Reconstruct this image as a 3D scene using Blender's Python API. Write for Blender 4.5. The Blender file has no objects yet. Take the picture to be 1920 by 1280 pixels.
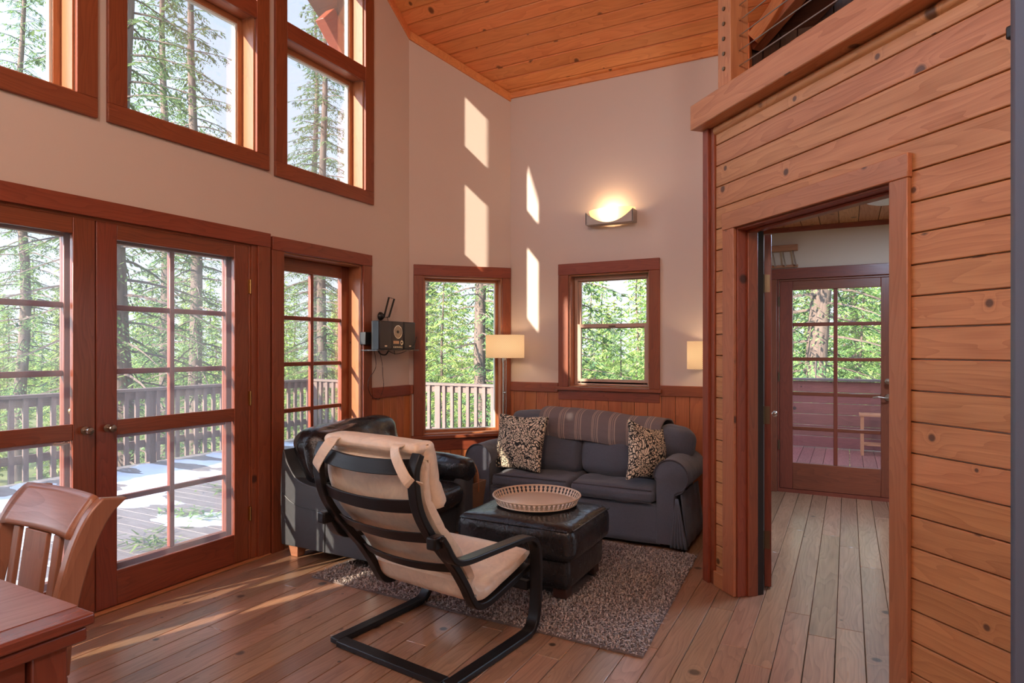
import bpy, bmesh, math, random
from mathutils import Vector, Matrix, noise
R_ = math.radians
random.seed(7)
scene = bpy.context.scene
COL = scene.collection

EXPOSURE = 0.12
SKY_BASE, SKY_SUNSIDE = 1.5, 7.0
SUN_POWER = 17.0
SUN_DEG = (19.5, 22.3)
LAMP_W, SCONCE_W, HALL_FILL_W = 4.5, 4.5, 55
FILL_LIGHTS = ((-.8, -.9, 3.8, 115), (1.2, -.8, 3.3, 78))

# ------------------------------------------------------------------ camera, world, sun, exposure
cam_d = bpy.data.cameras.new('camera'); cam = bpy.data.objects.new('camera', cam_d); COL.objects.link(cam)
cam_d.sensor_width = 36; cam_d.lens = 22.2; cam_d.shift_y = 0.0068; cam_d.clip_start = 0.05; cam_d.clip_end = 400
cam.location = (0, 0, 1.37); cam.rotation_euler = (R_(90), 0, R_(28))
scene.camera = cam
scene.view_settings.view_transform = 'Standard'; scene.view_settings.look = 'None'
scene.view_settings.gamma = 1; scene.view_settings.use_curve_mapping = False
scene.view_settings.exposure = EXPOSURE
scene.cycles.use_denoising = True
scene.cycles.max_bounces = 8; scene.cycles.diffuse_bounces = 5; scene.cycles.glossy_bounces = 4
scene.cycles.transparent_max_bounces = 24; scene.cycles.transmission_bounces = 4
scene.cycles.sample_clamp_indirect = 6
scene.cycles.caustics_reflective = False; scene.cycles.caustics_refractive = False

world = bpy.data.worlds.new('world'); scene.world = world; world.use_nodes = True
nt = world.node_tree; nt.nodes.clear()
wo = nt.nodes.new('ShaderNodeOutputWorld'); bg = nt.nodes.new('ShaderNodeBackground')
tc = nt.nodes.new('ShaderNodeTexCoord'); sp = nt.nodes.new('ShaderNodeSeparateXYZ')
rp = nt.nodes.new('ShaderNodeValToRGB')
nt.links.new(tc.outputs['Generated'], sp.inputs[0]); nt.links.new(sp.outputs['Z'], rp.inputs[0])
rp.color_ramp.elements[0].position = 0.0; rp.color_ramp.elements[0].color = (0.86, 0.92, 1.0, 1)
rp.color_ramp.elements[1].position = 0.7; rp.color_ramp.elements[1].color = (0.50, 0.68, 1.0, 1)
# the sky is brightest round the sun, low behind the house
dot = nt.nodes.new('ShaderNodeVectorMath'); dot.operation = 'DOT_PRODUCT'
SUN_AZ, SUN_EL = R_(SUN_DEG[0]), R_(SUN_DEG[1])
sun_from = Vector((-math.sin(SUN_AZ)*math.cos(SUN_EL), -math.cos(SUN_AZ)*math.cos(SUN_EL), math.sin(SUN_EL)))
dot.inputs[1].default_value = sun_from
nt.links.new(tc.outputs['Generated'], dot.inputs[0])
mr = nt.nodes.new('ShaderNodeMapRange'); mr.inputs[1].default_value = 0.1; mr.inputs[2].default_value = 1.0
mr.inputs[3].default_value = SKY_BASE; mr.inputs[4].default_value = SKY_SUNSIDE; mr.interpolation_type = 'SMOOTHSTEP'
nt.links.new(dot.outputs['Value'], mr.inputs[0])
nt.links.new(rp.outputs[0], bg.inputs[0]); nt.links.new(mr.outputs[0], bg.inputs[1]); nt.links.new(bg.outputs[0], wo.inputs[0])

sun_d = bpy.data.lights.new('sun', 'SUN'); sun_d.energy = SUN_POWER; sun_d.angle = R_(0.6); sun_d.color = (1.0, 0.86, 0.68)
sun = bpy.data.objects.new('sun', sun_d); COL.objects.link(sun)
sun.rotation_euler = (-sun_from).to_track_quat('-Z', 'Y').to_euler()

# unseen point lights added as room fill, behind and above the camera
def lamp(name, kind, loc, energy, color, size=0.2, rot=None):
    d = bpy.data.lights.new(name, kind); d.energy = energy; d.color = color
    if kind == 'AREA': d.size = size
    elif kind == 'POINT': d.shadow_soft_size = size
    o = bpy.data.objects.new(name, d); COL.objects.link(o); o.location = loc
    if rot: o.rotation_euler = rot
    return o
for (x, y, z, e) in FILL_LIGHTS:
    lamp('rear_fill_light', 'POINT', (x, y, z), e, (1.0, 0.93, 0.86), 0.28)

# ------------------------------------------------------------------ mesh helpers
def tag(o, label=None, cat=None, group=None, kind=None):
    if label: o['label'] = label
    if cat: o['category'] = cat
    if group: o['group'] = group
    if kind: o['kind'] = kind
    return o
def empty(name, loc=(0, 0, 0), rz=0, label=None, cat=None, group=None, kind=None):
    o = bpy.data.objects.new(name, None); COL.objects.link(o); o.location = loc; o.rotation_euler = (0, 0, rz)
    o.empty_display_size = 0.05
    return tag(o, label, cat, group, kind)
class Frame:
    """wall-local coordinates: u along the wall, n outward, z up"""
    def __init__(s, o, u, n): s.o, s.u, s.n = Vector((*o, 0)), Vector((*u, 0)).normalized(), Vector((*n, 0)).normalized()
    def __call__(s, p): return s.o + s.u*p[0] + s.n*p[1] + Vector((0, 0, p[2]))
S2 = math.sqrt(.5)
FA = Frame((-3.41, 0), (0, 1), (-1, 0))
FC = Frame((-3.41, 4.483), (1, 1), (-1, 1))
FD = Frame((0, 5.142), (1, 0), (0, 1))
FE = Frame((-.70, 3.815), (1, -1), (1, 1))
FH = Frame((0, 6.55), (1, 0), (0, 1))
IDF = Frame((0, 0), (1, 0), (0, 1))
class MB:
    def __init__(s, F=None):
        s.v, s.f, s.g, s.F = [], [], [], F or (lambda p: Vector(p))
        s.uv = None
    def add(s, vs, fs, gs=None, raw=False):
        b = len(s.v)
        for i, p in enumerate(vs):
            s.v.append(Vector(p) if raw else s.F(p)); s.g.append(Vector(gs[i]) if gs else Vector(p))
        s.f += [tuple(b+i for i in f) for f in fs]
        return s
    def box(s, x0, x1, y0, y1, z0, z1, ax=None):
        if x0 > x1: x0, x1 = x1, x0
        if y0 > y1: y0, y1 = y1, y0
        if z0 > z1: z0, z1 = z1, z0
        P = [(x, y, z) for x in (x0, x1) for y in (y0, y1) for z in (z0, z1)]
        d = (x1-x0, y1-y0, z1-z0)
        if ax is None: ax = d.index(max(d))
        o = random.uniform(0, 50)
        o2 = random.uniform(0, 50)
        G = []
        rest = sorted([k for k in range(3) if k != ax], key=lambda k: -d[k])
        for p in P: G.append((p[ax]+o, p[rest[0]]+o2, p[rest[1]]))
        return s.add(P, [(0,1,3,2),(4,6,7,5),(0,4,5,1),(2,3,7,6),(0,2,6,4),(1,5,7,3)], G)
    def hexa(s, P, ax=0):
        """8 points in the order of box(): x-low (y-low (z lo,hi), y-high (...)), x-high ..."""
        o = random.uniform(0, 50); G = []
        for p in P:
            r = list(p); a = r.pop(ax); G.append((a+o, r[0]+o, r[1]))
        return s.add(P, [(0,1,3,2),(4,6,7,5),(0,4,5,1),(2,3,7,6),(0,2,6,4),(1,5,7,3)], G)
    def obox(s, c, size, M):
        """box with its own orientation matrix M (3x3), centre c"""
        hx, hy, hz = [a/2 for a in size]; ax = size.index(max(size)); o = random.uniform(0, 50)
        P, G = [], []
        for x in (-hx, hx):
            for y in (-hy, hy):
                for z in (-hz, hz):
                    P.append(Vector(c) + M @ Vector((x, y, z)))
                    r = [x, y, z]; a = r.pop(ax); G.append((a+o, r[0]+o, r[1]))
        return s.add(P, [(0,1,3,2),(4,6,7,5),(0,4,5,1),(2,3,7,6),(0,2,6,4),(1,5,7,3)], G)
    def sweep(s, pts, prof, up=(0, 0, 1), closed=False, caps=True):
        """sweep a closed 2D profile [(side, normal)] along pts; side axis = tangent x up"""
        n, m = len(pts), len(prof); P = [Vector(p) for p in pts]; V, G = [], []; L = random.uniform(0, 50)
        for i, p in enumerate(P):
            if closed: t = (P[(i+1) % n] - P[i-1])
            else: t = P[min(i+1, n-1)] - P[max(i-1, 0)]
            t.normalize(); u = Vector(up)
            if abs(t.dot(u)) > .98: u = Vector((1, 0, 0)) if abs(t.x) < .9 else Vector((0, 1, 0))
            sd = t.cross(u).normalized(); nn = sd.cross(t).normalized()
            if i: L += (P[i]-P[i-1]).length
            for a, b in prof: V.append(p + sd*a + nn*b); G.append((L, a, b))
        F = []
        for i in range(n if closed else n-1):
            j = (i+1) % n
            for k in range(m):
                l = (k+1) % m
                F.append((i*m+k, i*m+l, j*m+l, j*m+k))
        if caps and not closed:
            F.append(tuple(reversed(range(m)))); F.append(tuple((n-1)*m+k for k in range(m)))
        return s.add(V, F, G)
    def tube(s, pts, r, seg=8, closed=False, up=(0, 0, 1)):
        return s.sweep(pts, [(r*math.cos(2*math.pi*k/seg), r*math.sin(2*math.pi*k/seg)) for k in range(seg)], up, closed)
    def lathe(s, prof, c=(0, 0, 0), seg=24, sx=1, sy=1, closed=False):
        V, F = [], []; m = len(prof)
        for k in range(seg):
            a = 2*math.pi*k/seg
            for r, z in prof: V.append((c[0]+r*math.cos(a)*sx, c[1]+r*math.sin(a)*sy, c[2]+z))
        for k in range(seg):
            l = (k+1) % seg
            for i in range(m if closed else m-1):
                j = (i+1) % m
                F.append((k*m+i, l*m+i, l*m+j, k*m+j))
        return s.add(V, F)
    def prism(s, poly, d0, d1, plane='xz'):
        """extrude a 2D polygon: plane 'xz' along y, 'yz' along x, 'xy' along z"""
        n = len(poly); V = []
        for d in (d0, d1):
            for a, b in poly: V.append({'xz': (a, d, b), 'yz': (d, a, b), 'xy': (a, b, d)}[plane])
        F = [tuple(range(n)), tuple(reversed(range(n, 2*n)))] + [(i, n+i, n+(i+1) % n, (i+1) % n) for i in range(n)]
        o = random.uniform(0, 50)
        G = [(v[0]+o, v[1], v[2]) for v in V]
        return s.add(V, F, G)
    def grid(s, fn, nu, nv, cu=False, cv=False):
        V = [fn(i/(nu if cu else nu-1), j/(nv if cv else nv-1)) for i in range(nu) for j in range(nv)]
        F = []
        for i in range(nu if cu else nu-1):
            for j in range(nv if cv else nv-1):
                a, b = i, (i+1) % nu; c, d = j, (j+1) % nv
                F.append((a*nv+c, b*nv+c, b*nv+d, a*nv+d))
        return s.add(V, F)
    def rbox(s, x0, x1, y0, y1, z0, z1, r=.04, n=8, puff=(0, 0, 0), wr=0, wf=6, M=None, pinch=0, seed=0):
        """soft box: rounded, puffed along each axis, wrinkled"""
        c = Vector(((x0+x1)/2, (y0+y1)/2, (z0+z1)/2)); h = Vector(((x1-x0)/2, (y1-y0)/2, (z1-z0)/2))
        r = min(r, h.x*.98, h.y*.98, h.z*.98)
        idx, V, G, F = {}, [], [], []
        def steps(hh):
            # more rows near the rounded ends
            q = [-1 + 2*i/n for i in range(n+1)]
            e = 1 - r/hh
            out = sorted(set([round(v*e, 5) for v in q] + [round(sg*(e+(1-e)*t), 5) for sg in (-1, 1) for t in (.4, .75, 1)]))
            return out
        ax = [steps(h.x), steps(h.y), steps(h.z)]
        def vert(i, j, k):
            key = (i, j, k)
            if key in idx: return idx[key]
            q = Vector((ax[0][i]*h.x, ax[1][j]*h.y, ax[2][k]*h.z))
            inner = Vector([max(-h[a]+r, min(h[a]-r, q[a])) for a in range(3)])
            d = q - inner; 
            if d.length > 1e-9:
                p = inner + d.normalized()*r
            else: p = q
            u = [max(-1, min(1, q[a]/h[a])) for a in range(3)]
            for a in range(3):
                b, e = (a+1) % 3, (a+2) % 3
                if puff[a]: p[a] += puff[a]*u[a]*max(0, (1-u[b]**2))*max(0, (1-u[e]**2))
            if pinch:
                # pillow corners pulled out, edges pulled in
                f = 1 - pinch*(1-u[0]**2)*abs(u[2])**2; g = 1 - pinch*(1-u[2]**2)*abs(u[0])**2
                p.z *= f; p.x *= g
            if wr:
                nn = Vector((u[0]**5, u[1]**5, u[2]**5)); 
                if nn.length > 0: nn.normalize()
                p += nn*wr*noise.noise(Vector((p.x*wf+seed*3.1, p.y*wf+seed, p.z*wf)))
            p = (M @ p if M else p) + c
            idx[key] = len(V); V.append(p); G.append(tuple(q))
            return idx[key]
        nx, ny, nz = len(ax[0])-1, len(ax[1])-1, len(ax[2])-1
        for i in range(nx):
            for j in range(ny):
                F.append((vert(i,j,0), vert(i,j+1,0), vert(i+1,j+1,0), vert(i+1,j,0)))
                F.append((vert(i,j,nz), vert(i+1,j,nz), vert(i+1,j+1,nz), vert(i,j+1,nz)))
        for i in range(nx):
            for k in range(nz):
                F.append((vert(i,0,k), vert(i+1,0,k), vert(i+1,0,k+1), vert(i,0,k+1)))
                F.append((vert(i,ny,k), vert(i,ny,k+1), vert(i+1,ny,k+1), vert(i+1,ny,k)))
        for j in range(ny):
            for k in range(nz):
                F.append((vert(0,j,k), vert(0,j,k+1), vert(0,j+1,k+1), vert(0,j+1,k)))
                F.append((vert(nx,j,k), vert(nx,j+1,k), vert(nx,j+1,k+1), vert(nx,j,k+1)))
        return s.add(V, F, G)
    def build(s, name, mat=None, parent=None, smooth=False, bevel=0, sub=0, seg=2, solid=0, local=False):
        me = bpy.data.meshes.new(name)
        me.from_pydata([tuple(v) for v in s.v], [], s.f)
        at = me.attributes.new('gc', 'FLOAT_VECTOR', 'POINT')
        at.data.foreach_set('vector', [c for g in s.g for c in g])
        bm = bmesh.new(); bm.from_mesh(me); bmesh.ops.recalc_face_normals(bm, faces=bm.faces); bm.to_mesh(me); bm.free()
        o = bpy.data.objects.new(name, me); COL.objects.link(o)
        if mat: me.materials.append(mat)
        if smooth:
            me.polygons.foreach_set('use_smooth', [True]*len(me.polygons))
            if smooth != 'all': me.set_sharp_from_angle(angle=R_(50))
        if parent:
            o.parent = parent
            if not local:   # geometry was given in world coordinates
                mw = Matrix.Identity(4); p = parent
                while p: mw = Matrix.Translation(p.location) @ p.rotation_euler.to_matrix().to_4x4() @ mw; p = p.parent
                me.transform(mw.inverted())
        if solid:
            md = o.modifiers.new('solid', 'SOLIDIFY'); md.thickness = solid; md.offset = 0
        if bevel:
            md = o.modifiers.new('bevel', 'BEVEL'); md.width = bevel; md.segments = seg; md.limit_method = 'ANGLE'; md.angle_limit = R_(40)
            if not smooth: me.polygons.foreach_set('use_smooth', [True]*len(me.polygons)); me.set_sharp_from_angle(angle=R_(35))
        if sub:
            md = o.modifiers.new('sub', 'SUBSURF'); md.levels = sub; md.render_levels = sub
        return o
def smoothpath(P, k=6):
    """Catmull-Rom through P"""
    P = [Vector(p) for p in P]; out = []
    for i in range(len(P)-1):
        a, b, c, d = P[max(i-1, 0)], P[i], P[i+1], P[min(i+2, len(P)-1)]
        for j in range(k):
            t = j/k
            out.append(.5*((2*b)+(c-a)*t+(2*a-5*b+4*c-d)*t*t+(3*b-a-3*c+d)*t**3))
    out.append(P[-1]); return out
def rect(w, t): return [(-w/2, -t/2), (w/2, -t/2), (w/2, t/2), (-w/2, t/2)]
def copy_tree(o, parent=None):
    c = o.copy(); COL.objects.link(c); c.parent = parent
    for ch in list(o.children): copy_tree(ch, c)
    return c

# ------------------------------------------------------------------ materials
class NT:
    def __init__(s, name):
        s.m = bpy.data.materials.new(name); s.m.use_nodes = True; s.t = s.m.node_tree
        s.b = s.t.nodes['Principled BSDF']; s.out = s.t.nodes['Material Output']
    def n(s, typ, **kw):
        x = s.t.nodes.new('ShaderNode'+typ)
        for k, v in kw.items(): setattr(x, k, v)
        return x
    def l(s, a, b): s.t.links.new(a, b)
    def val(s, a, i, v):
        if hasattr(v, 'is_output') or isinstance(v, bpy.types.NodeSocket): s.l(v, a.inputs[i])
        else: a.inputs[i].default_value = v
    def math(s, op, a, b=0, c=None, clamp=False):
        x = s.n('Math', operation=op); x.use_clamp = clamp; s.val(x, 0, a); s.val(x, 1, b)
        if c is not None: s.val(x, 2, c)
        return x.outputs[0]
    def vmul(s, v, m, add=(0, 0, 0)):
        x = s.n('VectorMath', operation='MULTIPLY_ADD'); s.l(v, x.inputs[0]); s.val(x, 1, m); s.val(x, 2, add); return x.outputs[0]
    def noise(s, vec, scale=1, detail=3, rough=.5, dist=0):
        x = s.n('TexNoise'); x.inputs['Scale'].default_value = scale; x.inputs['Detail'].default_value = detail
        x.inputs['Roughness'].default_value = rough; x.inputs['Distortion'].default_value = dist
        if vec is not None: s.l(vec, x.inputs['Vector'])
        return x.outputs['Fac']
    def ramp(s, fac, stops, interp='LINEAR'):
        x = s.n('ValToRGB'); x.color_ramp.interpolation = interp; s.l(fac, x.inputs[0]); e = x.color_ramp.elements
        while len(e) < len(stops): e.new(.5)
        for i, (p, c) in enumerate(stops):
            e[i].position = p; e[i].color = (*c, 1) if len(c) == 3 else c
        return x.outputs[0]
    def mix(s, f, a, b, mode='MIX'):
        x = s.n('Mix', data_type='RGBA', blend_type=mode); s.val(x, 0, f)
        for i, v in ((6, a), (7, b)):
            if isinstance(v, tuple): x.inputs[i].default_value = (*v, 1) if len(v) == 3 else v
            else: s.l(v, x.inputs[i])
        return x.outputs[2]
    def bump(s, h, strength=.2, dist=.01):
        x = s.n('Bump'); x.inputs['Strength'].default_value = strength; x.inputs['Distance'].default_value = dist
        s.l(h, x.inputs['Height']); s.l(x.outputs[0], s.b.inputs['Normal'])
    def set(s, **kw):
        for k, v in kw.items():
            k = k.replace('_', ' ')
            if isinstance(v, tuple) and len(v) == 3: v = (*v, 1)
            s.val(s.b, k, v)
        return s
def srgb(r, g, b):
    f = lambda c: (c/255/12.92 if c/255 <= .04045 else ((c/255+.055)/1.055)**2.4)
    return (f(r), f(g), f(b))
def plain(name, col, rough=.5, metal=0, spec=.5, bump=0, bs=40, **kw):
    N = NT(name); N.set(Base_Color=col, Roughness=rough, Metallic=metal)
    N.b.inputs['Specular IOR Level'].default_value = spec
    if bump:
        t = N.n('TexCoord'); N.bump(N.noise(t.outputs['Object'], bs, 4), bump, .004)
    return N.m
def wood(name, light, dark, rough=.42, var=.22, knots=.5, fine=.35, bump=.12, ring=9, hue=.005, coat=0, knot_r=.060, wear=None):
    N = NT(name)
    a = N.n('Attribute', attribute_name='gc'); isl = N.n('NewGeometry').outputs['Random Per Island']
    off = N.n('CombineXYZ'); N.l(N.math('MULTIPLY', isl, 61.7), off.inputs[0]); N.l(N.math('MULTIPLY', isl, 23.1), off.inputs[1]); N.l(N.math('MULTIPLY', isl, 7.3), off.inputs[2])
    v = N.vmul(a.outputs['Vector'], (1, 1, 1), off.outputs[0])
    # knots
    vo = N.n('TexVoronoi', feature='F1', voronoi_dimensions='2D'); vo.inputs['Scale'].default_value = 3.0; N.l(N.vmul(v, (1, 1, 0)), vo.inputs['Vector'])
    dist = vo.outputs['Distance']; rnd = N.n('SeparateColor'); N.l(vo.outputs['Color'], rnd.inputs[0])
    has = N.math('LESS_THAN', rnd.outputs[0], knots)
    rad = N.math('MULTIPLY_ADD', rnd.outputs[1], knot_r, knot_r*.35)
    kd = N.math('DIVIDE', dist, rad)
    kmask = N.math('MULTIPLY', N.n('MapRange').outputs[0] if False else N.math('MULTIPLY', N.math('SUBTRACT', 1.2, kd), 2.0, clamp=True), has, clamp=True)
    bulge = N.math('MULTIPLY', N.math('DIVIDE', has, N.math('MULTIPLY_ADD', N.math('MULTIPLY', kd, kd), 1.0, .35)), .10)
    # growth rings stretched along the board, pushed aside by knots
    w1 = N.noise(N.vmul(v, (1.1, 7, 7)), 1, 2)
    rc = N.math('ADD', N.math('MULTIPLY', w1, .28), bulge)
    sy = N.n('SeparateXYZ'); N.l(v, sy.inputs[0])
    rc = N.math('ADD', rc, N.math('MULTIPLY', sy.outputs[1], .55))
    g = N.math('FRACT', N.math('MULTIPLY', rc, ring*4.0))
    g = N.math('MULTIPLY', g, g)
    f = N.noise(N.vmul(v, (3.5, 150, 150)), 1, 3, .7)
    big = N.noise(N.vmul(v, (1.4, 10, 10)), 1, 3)
    m = N.math('ADD', N.math('MULTIPLY', g, .20), N.math('ADD', N.math('MULTIPLY', f, fine), N.math('MULTIPLY', big, .5)))
    m = N.math('SUBTRACT', m, .04+fine*.25)
    col = N.ramp(m, [(.12, light), (.75, dark)])
    hs = N.n('HueSaturation'); N.l(col, hs.inputs['Color'])
    r2 = N.math('FRACT', N.math('MULTIPLY', isl, 17.31))
    N.l(N.math('MULTIPLY_ADD', isl, var*2, 1-var), hs.inputs['Value'])
    N.l(N.math('MULTIPLY_ADD', r2, hue*2, .5-hue), hs.inputs['Hue'])
    kc = tuple(c*.16 for c in dark)
    col = N.mix(N.math('MULTIPLY', kmask, .85), hs.outputs[0], kc)
    if wear:
        wv = N.noise(N.vmul(v, (1.2, 5, 5)), 1, 4, .6)
        col = N.mix(N.ramp(wv, [(.42, (0, 0, 0)), (.62, (1, 1, 1))]), col, wear)
    N.l(col, N.b.inputs['Base Color'])
    N.l(N.math('MULTIPLY_ADD', m, .25, rough-.08), N.b.inputs['Roughness'])
    N.bump(N.math('ADD', N.math('MULTIPLY', m, .6), N.math('MULTIPLY', kmask, -.5)), bump, .004)
    if coat: N.b.inputs['Coat Weight'].default_value = coat; N.b.inputs['Coat Roughness'].default_value = .2
    return N.m
M = {}
M['plank'] = wood('plank_fir', srgb(207,146,97), srgb(158,97,57), .42, .10, .7, fine=.5, wear=None)
M['trim'] = wood('trim_fir', srgb(156,82,54), srgb(110,50,33), .36, .10, .06, fine=.45, ring=13)
M['trim_light'] = wood('trim_light_fir', srgb(188,124,86), srgb(150,88,58), .36, .12, .15, fine=.45, ring=13)
M['doorwood'] = wood('door_fir', srgb(150,75,47), srgb(104,46,28), .32, .10, 0, fine=.5, ring=15, coat=.25)
M['halldoor'] = wood('hall_door_fir', srgb(140,72,50), srgb(100,46,32), .32, .08, .05, fine=.5, ring=15, coat=.25)
M['ceil'] = wood('ceiling_fir', srgb(240,156,96), srgb(200,112,60), .42, .10, .7, fine=.5)
M['wains'] = wood('wainscot_fir', srgb(196,120,74), srgb(150,80,46), .40, .16, .5)
M['floor'] = wood('floor_fir', srgb(176,134,104), srgb(118,84,62), .30, .20, .35, fine=.5, ring=12, hue=.006, bump=.06, coat=.5)
M['shadewood'] = wood('shade_boards', srgb(92,58,40), srgb(58,36,26), .5, .12, .3)  # loft lies in shadow; its shade is put into the dark wood colour
M['deck'] = wood('deck_boards', srgb(128,122,122), srgb(84,78,80), .7, .15, .2)
M['rail'] = wood('weathered_rail', srgb(118,100,92), srgb(78,62,58), .7, .15, .2)
M['porch'] = wood('porch_boards', srgb(140,78,70), srgb(98,48,44), .5, .12, .3)
M['table'] = wood('table_cherry', srgb(168,114,90), srgb(128,80,62), .30, .06, 0, fine=.4, ring=7, coat=.3)
M['table_edge'] = wood('table_edge_cherry', srgb(146,80,58), srgb(106,52,38), .28, .06, 0, fine=.4, ring=7, coat=.3)
M['chairwood'] = wood('chair_oak', srgb(172,120,90), srgb(132,86,62), .34, .06, 0, fine=.5, ring=9, coat=.2)
M['stool'] = wood('stool_wood', srgb(190,130,90), srgb(150,95,60), .5)
M['bark'] = wood('bark', srgb(128,112,104), srgb(72,60,56), .9, .1, 0, fine=.8, bump=.6, ring=3)

def wallpaint(name, col):
    N = NT(name); t = N.n('TexCoord'); N.set(Base_Color=col, Roughness=.55)
    h = N.noise(t.outputs['Object'], 9, 5, .6); N.bump(h, .12, .01); return N.m
M['wall'] = wallpaint('wall_plaster', srgb(212,195,184))
M['hallwall_warmed'] = wallpaint('hall_warmed_plaster', srgb(206,180,158))  # wall plaster warmed in colour to offset the blue hall fill light
M['white'] = plain('white_vinyl', srgb(220,218,210), .4)
M['tanvinyl'] = plain('tan_vinyl', srgb(196,164,146), .4)
M['brass'] = plain('brass', srgb(205,170,110), .25, 1)
M['pewter'] = plain('pewter', srgb(165,150,135), .3, 1)
M['nickel'] = plain('nickel', srgb(200,196,190), .25, 1)
M['oldbrass'] = plain('old_brass', srgb(120,104,84), .4, 1)
M['steel'] = plain('cable_steel', srgb(190,186,180), .3, 1)
M['black'] = plain('black_plastic', (.012, .012, .013), .4)
M['dark'] = plain('dark_gap', (.02, .012, .01), .8)
M['fridge'] = plain('blue_grey_steel', srgb(96,106,124), .45, .3, bump=.1, bs=60)
def glass(name, tint=(1, 1, 1), haze=0.0, refl=1.0):
    N = NT(name); N.t.nodes.remove(N.b)
    tr = N.n('BsdfTransparent'); tr.inputs[0].default_value = (*tint, 1)
    gl = N.n('BsdfGlossy'); gl.inputs['Roughness'].default_value = .02
    fr = N.n('LayerWeight'); fr.inputs[0].default_value = .35
    mx = N.n('MixShader'); N.l(N.math('MULTIPLY', fr.outputs['Fresnel'], refl, clamp=True), mx.inputs[0]); N.l(tr.outputs[0], mx.inputs[1]); N.l(gl.outputs[0], mx.inputs[2])
    o = mx.outputs[0]
    if haze:
        d = N.n('BsdfDiffuse'); d.inputs[0].default_value = (.8, .8, .82, 1); m2 = N.n('MixShader'); m2.inputs[0].default_value = haze
        d2 = N.n('BsdfTranslucent'); d2.inputs[0].default_value = (.8, .8, .82, 1); m3 = N.n('MixShader'); m3.inputs[0].default_value = .6
        N.l(d.outputs[0], m3.inputs[1]); N.l(d2.outputs[0], m3.inputs[2])
        N.l(o, m2.inputs[1]); N.l(m3.outputs[0], m2.inputs[2]); o = m2.outputs[0]
    N.l(o, N.out.inputs[0]); return N.m
M['glass'] = glass('window_glass', (.98, .985, .985), .02, .38)
M['screen'] = glass('insect_screen', (.94, .94, .95), .07, .0)
def leather(name, col, rough=.28, crease=.5, scale=5, spec=.5):
    N = NT(name); t = N.n('Attribute', attribute_name='gc').outputs['Vector']
    v2 = N.n('VectorMath', operation='ADD'); N.l(t, v2.inputs[0])
    nz = N.n('TexNoise'); nz.inputs['Scale'].default_value = 4; N.l(t, nz.inputs['Vector'])
    s3 = N.n('VectorMath', operation='SCALE'); s3.inputs['Scale'].default_value = .25; N.l(nz.outputs['Color'], s3.inputs[0]); N.l(s3.outputs[0], v2.inputs[1])
    big = N.noise(v2.outputs[0], scale, 3, .5, .8)
    sm = N.noise(v2.outputs[0], scale*4.2, 3, .55, 1.2)
    vo = N.n('TexVoronoi'); vo.inputs['Scale'].default_value = 260; N.l(t, vo.inputs['Vector'])
    h = N.math('ADD', N.math('MULTIPLY', big, 1.0), N.math('MULTIPLY', sm, .35)); h = N.math('ADD', h, N.math('MULTIPLY', vo.outputs['Distance'], .02))
    N.bump(h, crease, .03)
    c2 = tuple(min(1, c*1.5) for c in col)
    N.l(N.mix(sm, col, c2), N.b.inputs['Base Color'])
    N.l(N.math('MULTIPLY_ADD', sm, .2, rough-.08), N.b.inputs['Roughness'])
    N.b.inputs['Specular IOR Level'].default_value = spec
    return N.m
M['leather'] = leather('black_leather', (.012, .011, .012), .22, .18, 8)
M['leather_side'] = leather('black_leather_panel', (.045, .047, .052), .45, .12, 3)
M['cream'] = leather('cream_leather', srgb(210,192,170), .36, .22, 5)
def fabric(name, col, col2=None, rough=.9, scale=420, wr=.25):
    N = NT(name); t = N.n('Attribute', attribute_name='gc').outputs['Vector']
    a = N.noise(N.vmul(t, (1, .25, .25)), scale, 1); b = N.noise(N.vmul(t, (.25, 1, 1)), scale, 1)
    w = N.math('MULTIPLY', N.math('ADD', a, b), .5)
    big = N.noise(t, 5, 3)
    N.l(N.mix(N.math('ADD', N.math('MULTIPLY', w, .9), N.math('MULTIPLY', big, .3)), tuple(c*.7 for c in col), col2 or tuple(min(1, c*1.35) for c in col)), N.b.inputs['Base Color'])
    N.set(Roughness=rough); N.b.inputs['Sheen Weight'].default_value = .15
    N.bump(N.math('ADD', N.math('MULTIPLY', w, .12), N.math('MULTIPLY', N.noise(t, 9, 3, .5, .6), 1.0)), wr, .02)
    return N.m
M['sofa'] = fabric('charcoal_linen', srgb(80,82,92), wr=.5)
M['piping'] = plain('piping_cord', srgb(70,66,72), .9)
# ------------------------------------------------------------------ walls with openings
def zc(y):
    """ceiling height over y"""
    return 3.72 + .67*(5.142-y) if y >= 1.87 else 5.952 - .67*(1.87-y)
def wall(name, F, u0, u1, top, opens, t=.16, mat=None, z0=0, cuts=()):
    mb = MB(F)
    us = sorted(set([u0, u1] + [min(max(o[k], u0), u1) for o in opens for k in (0, 1)] + [c for c in cuts if u0 < c < u1]))
    for a, b in zip(us, us[1:]):
        if b-a < 1e-5: continue
        m = (a+b)/2; z = z0
        for o in sorted([o for o in opens if o[0] < m < o[1]], key=lambda o: o[2]):
            if o[2] > z: mb.box(a, b, 0, t, z, o[2])
            z = o[3]
        ta, tb = (top(a), top(b)) if callable(top) else (top, top)
        mb.hexa([(a,0,z),(a,0,ta),(a,t,z),(a,t,ta),(b,0,z),(b,0,tb),(b,t,z),(b,t,tb)])
    o = mb.build(name, mat or M['wall']); tag(o, kind='structure'); return o
A_open = [(.90, 2.82, -.05, 2.045), (3.07, 3.868, 0, 2.03), (-.13, .67, 0, 2.03),
          (2.01, 2.846, 2.648, 5.0), (3.098, 3.893, 2.63, 4.30),
          (.925, 1.76, 2.648, 5.0), (-.14, .655, 2.63, 4.30)]
wall('wall_left', FA, -.743, 4.483, lambda y: zc(y)+.02, A_open, cuts=(1.87,))
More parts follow.
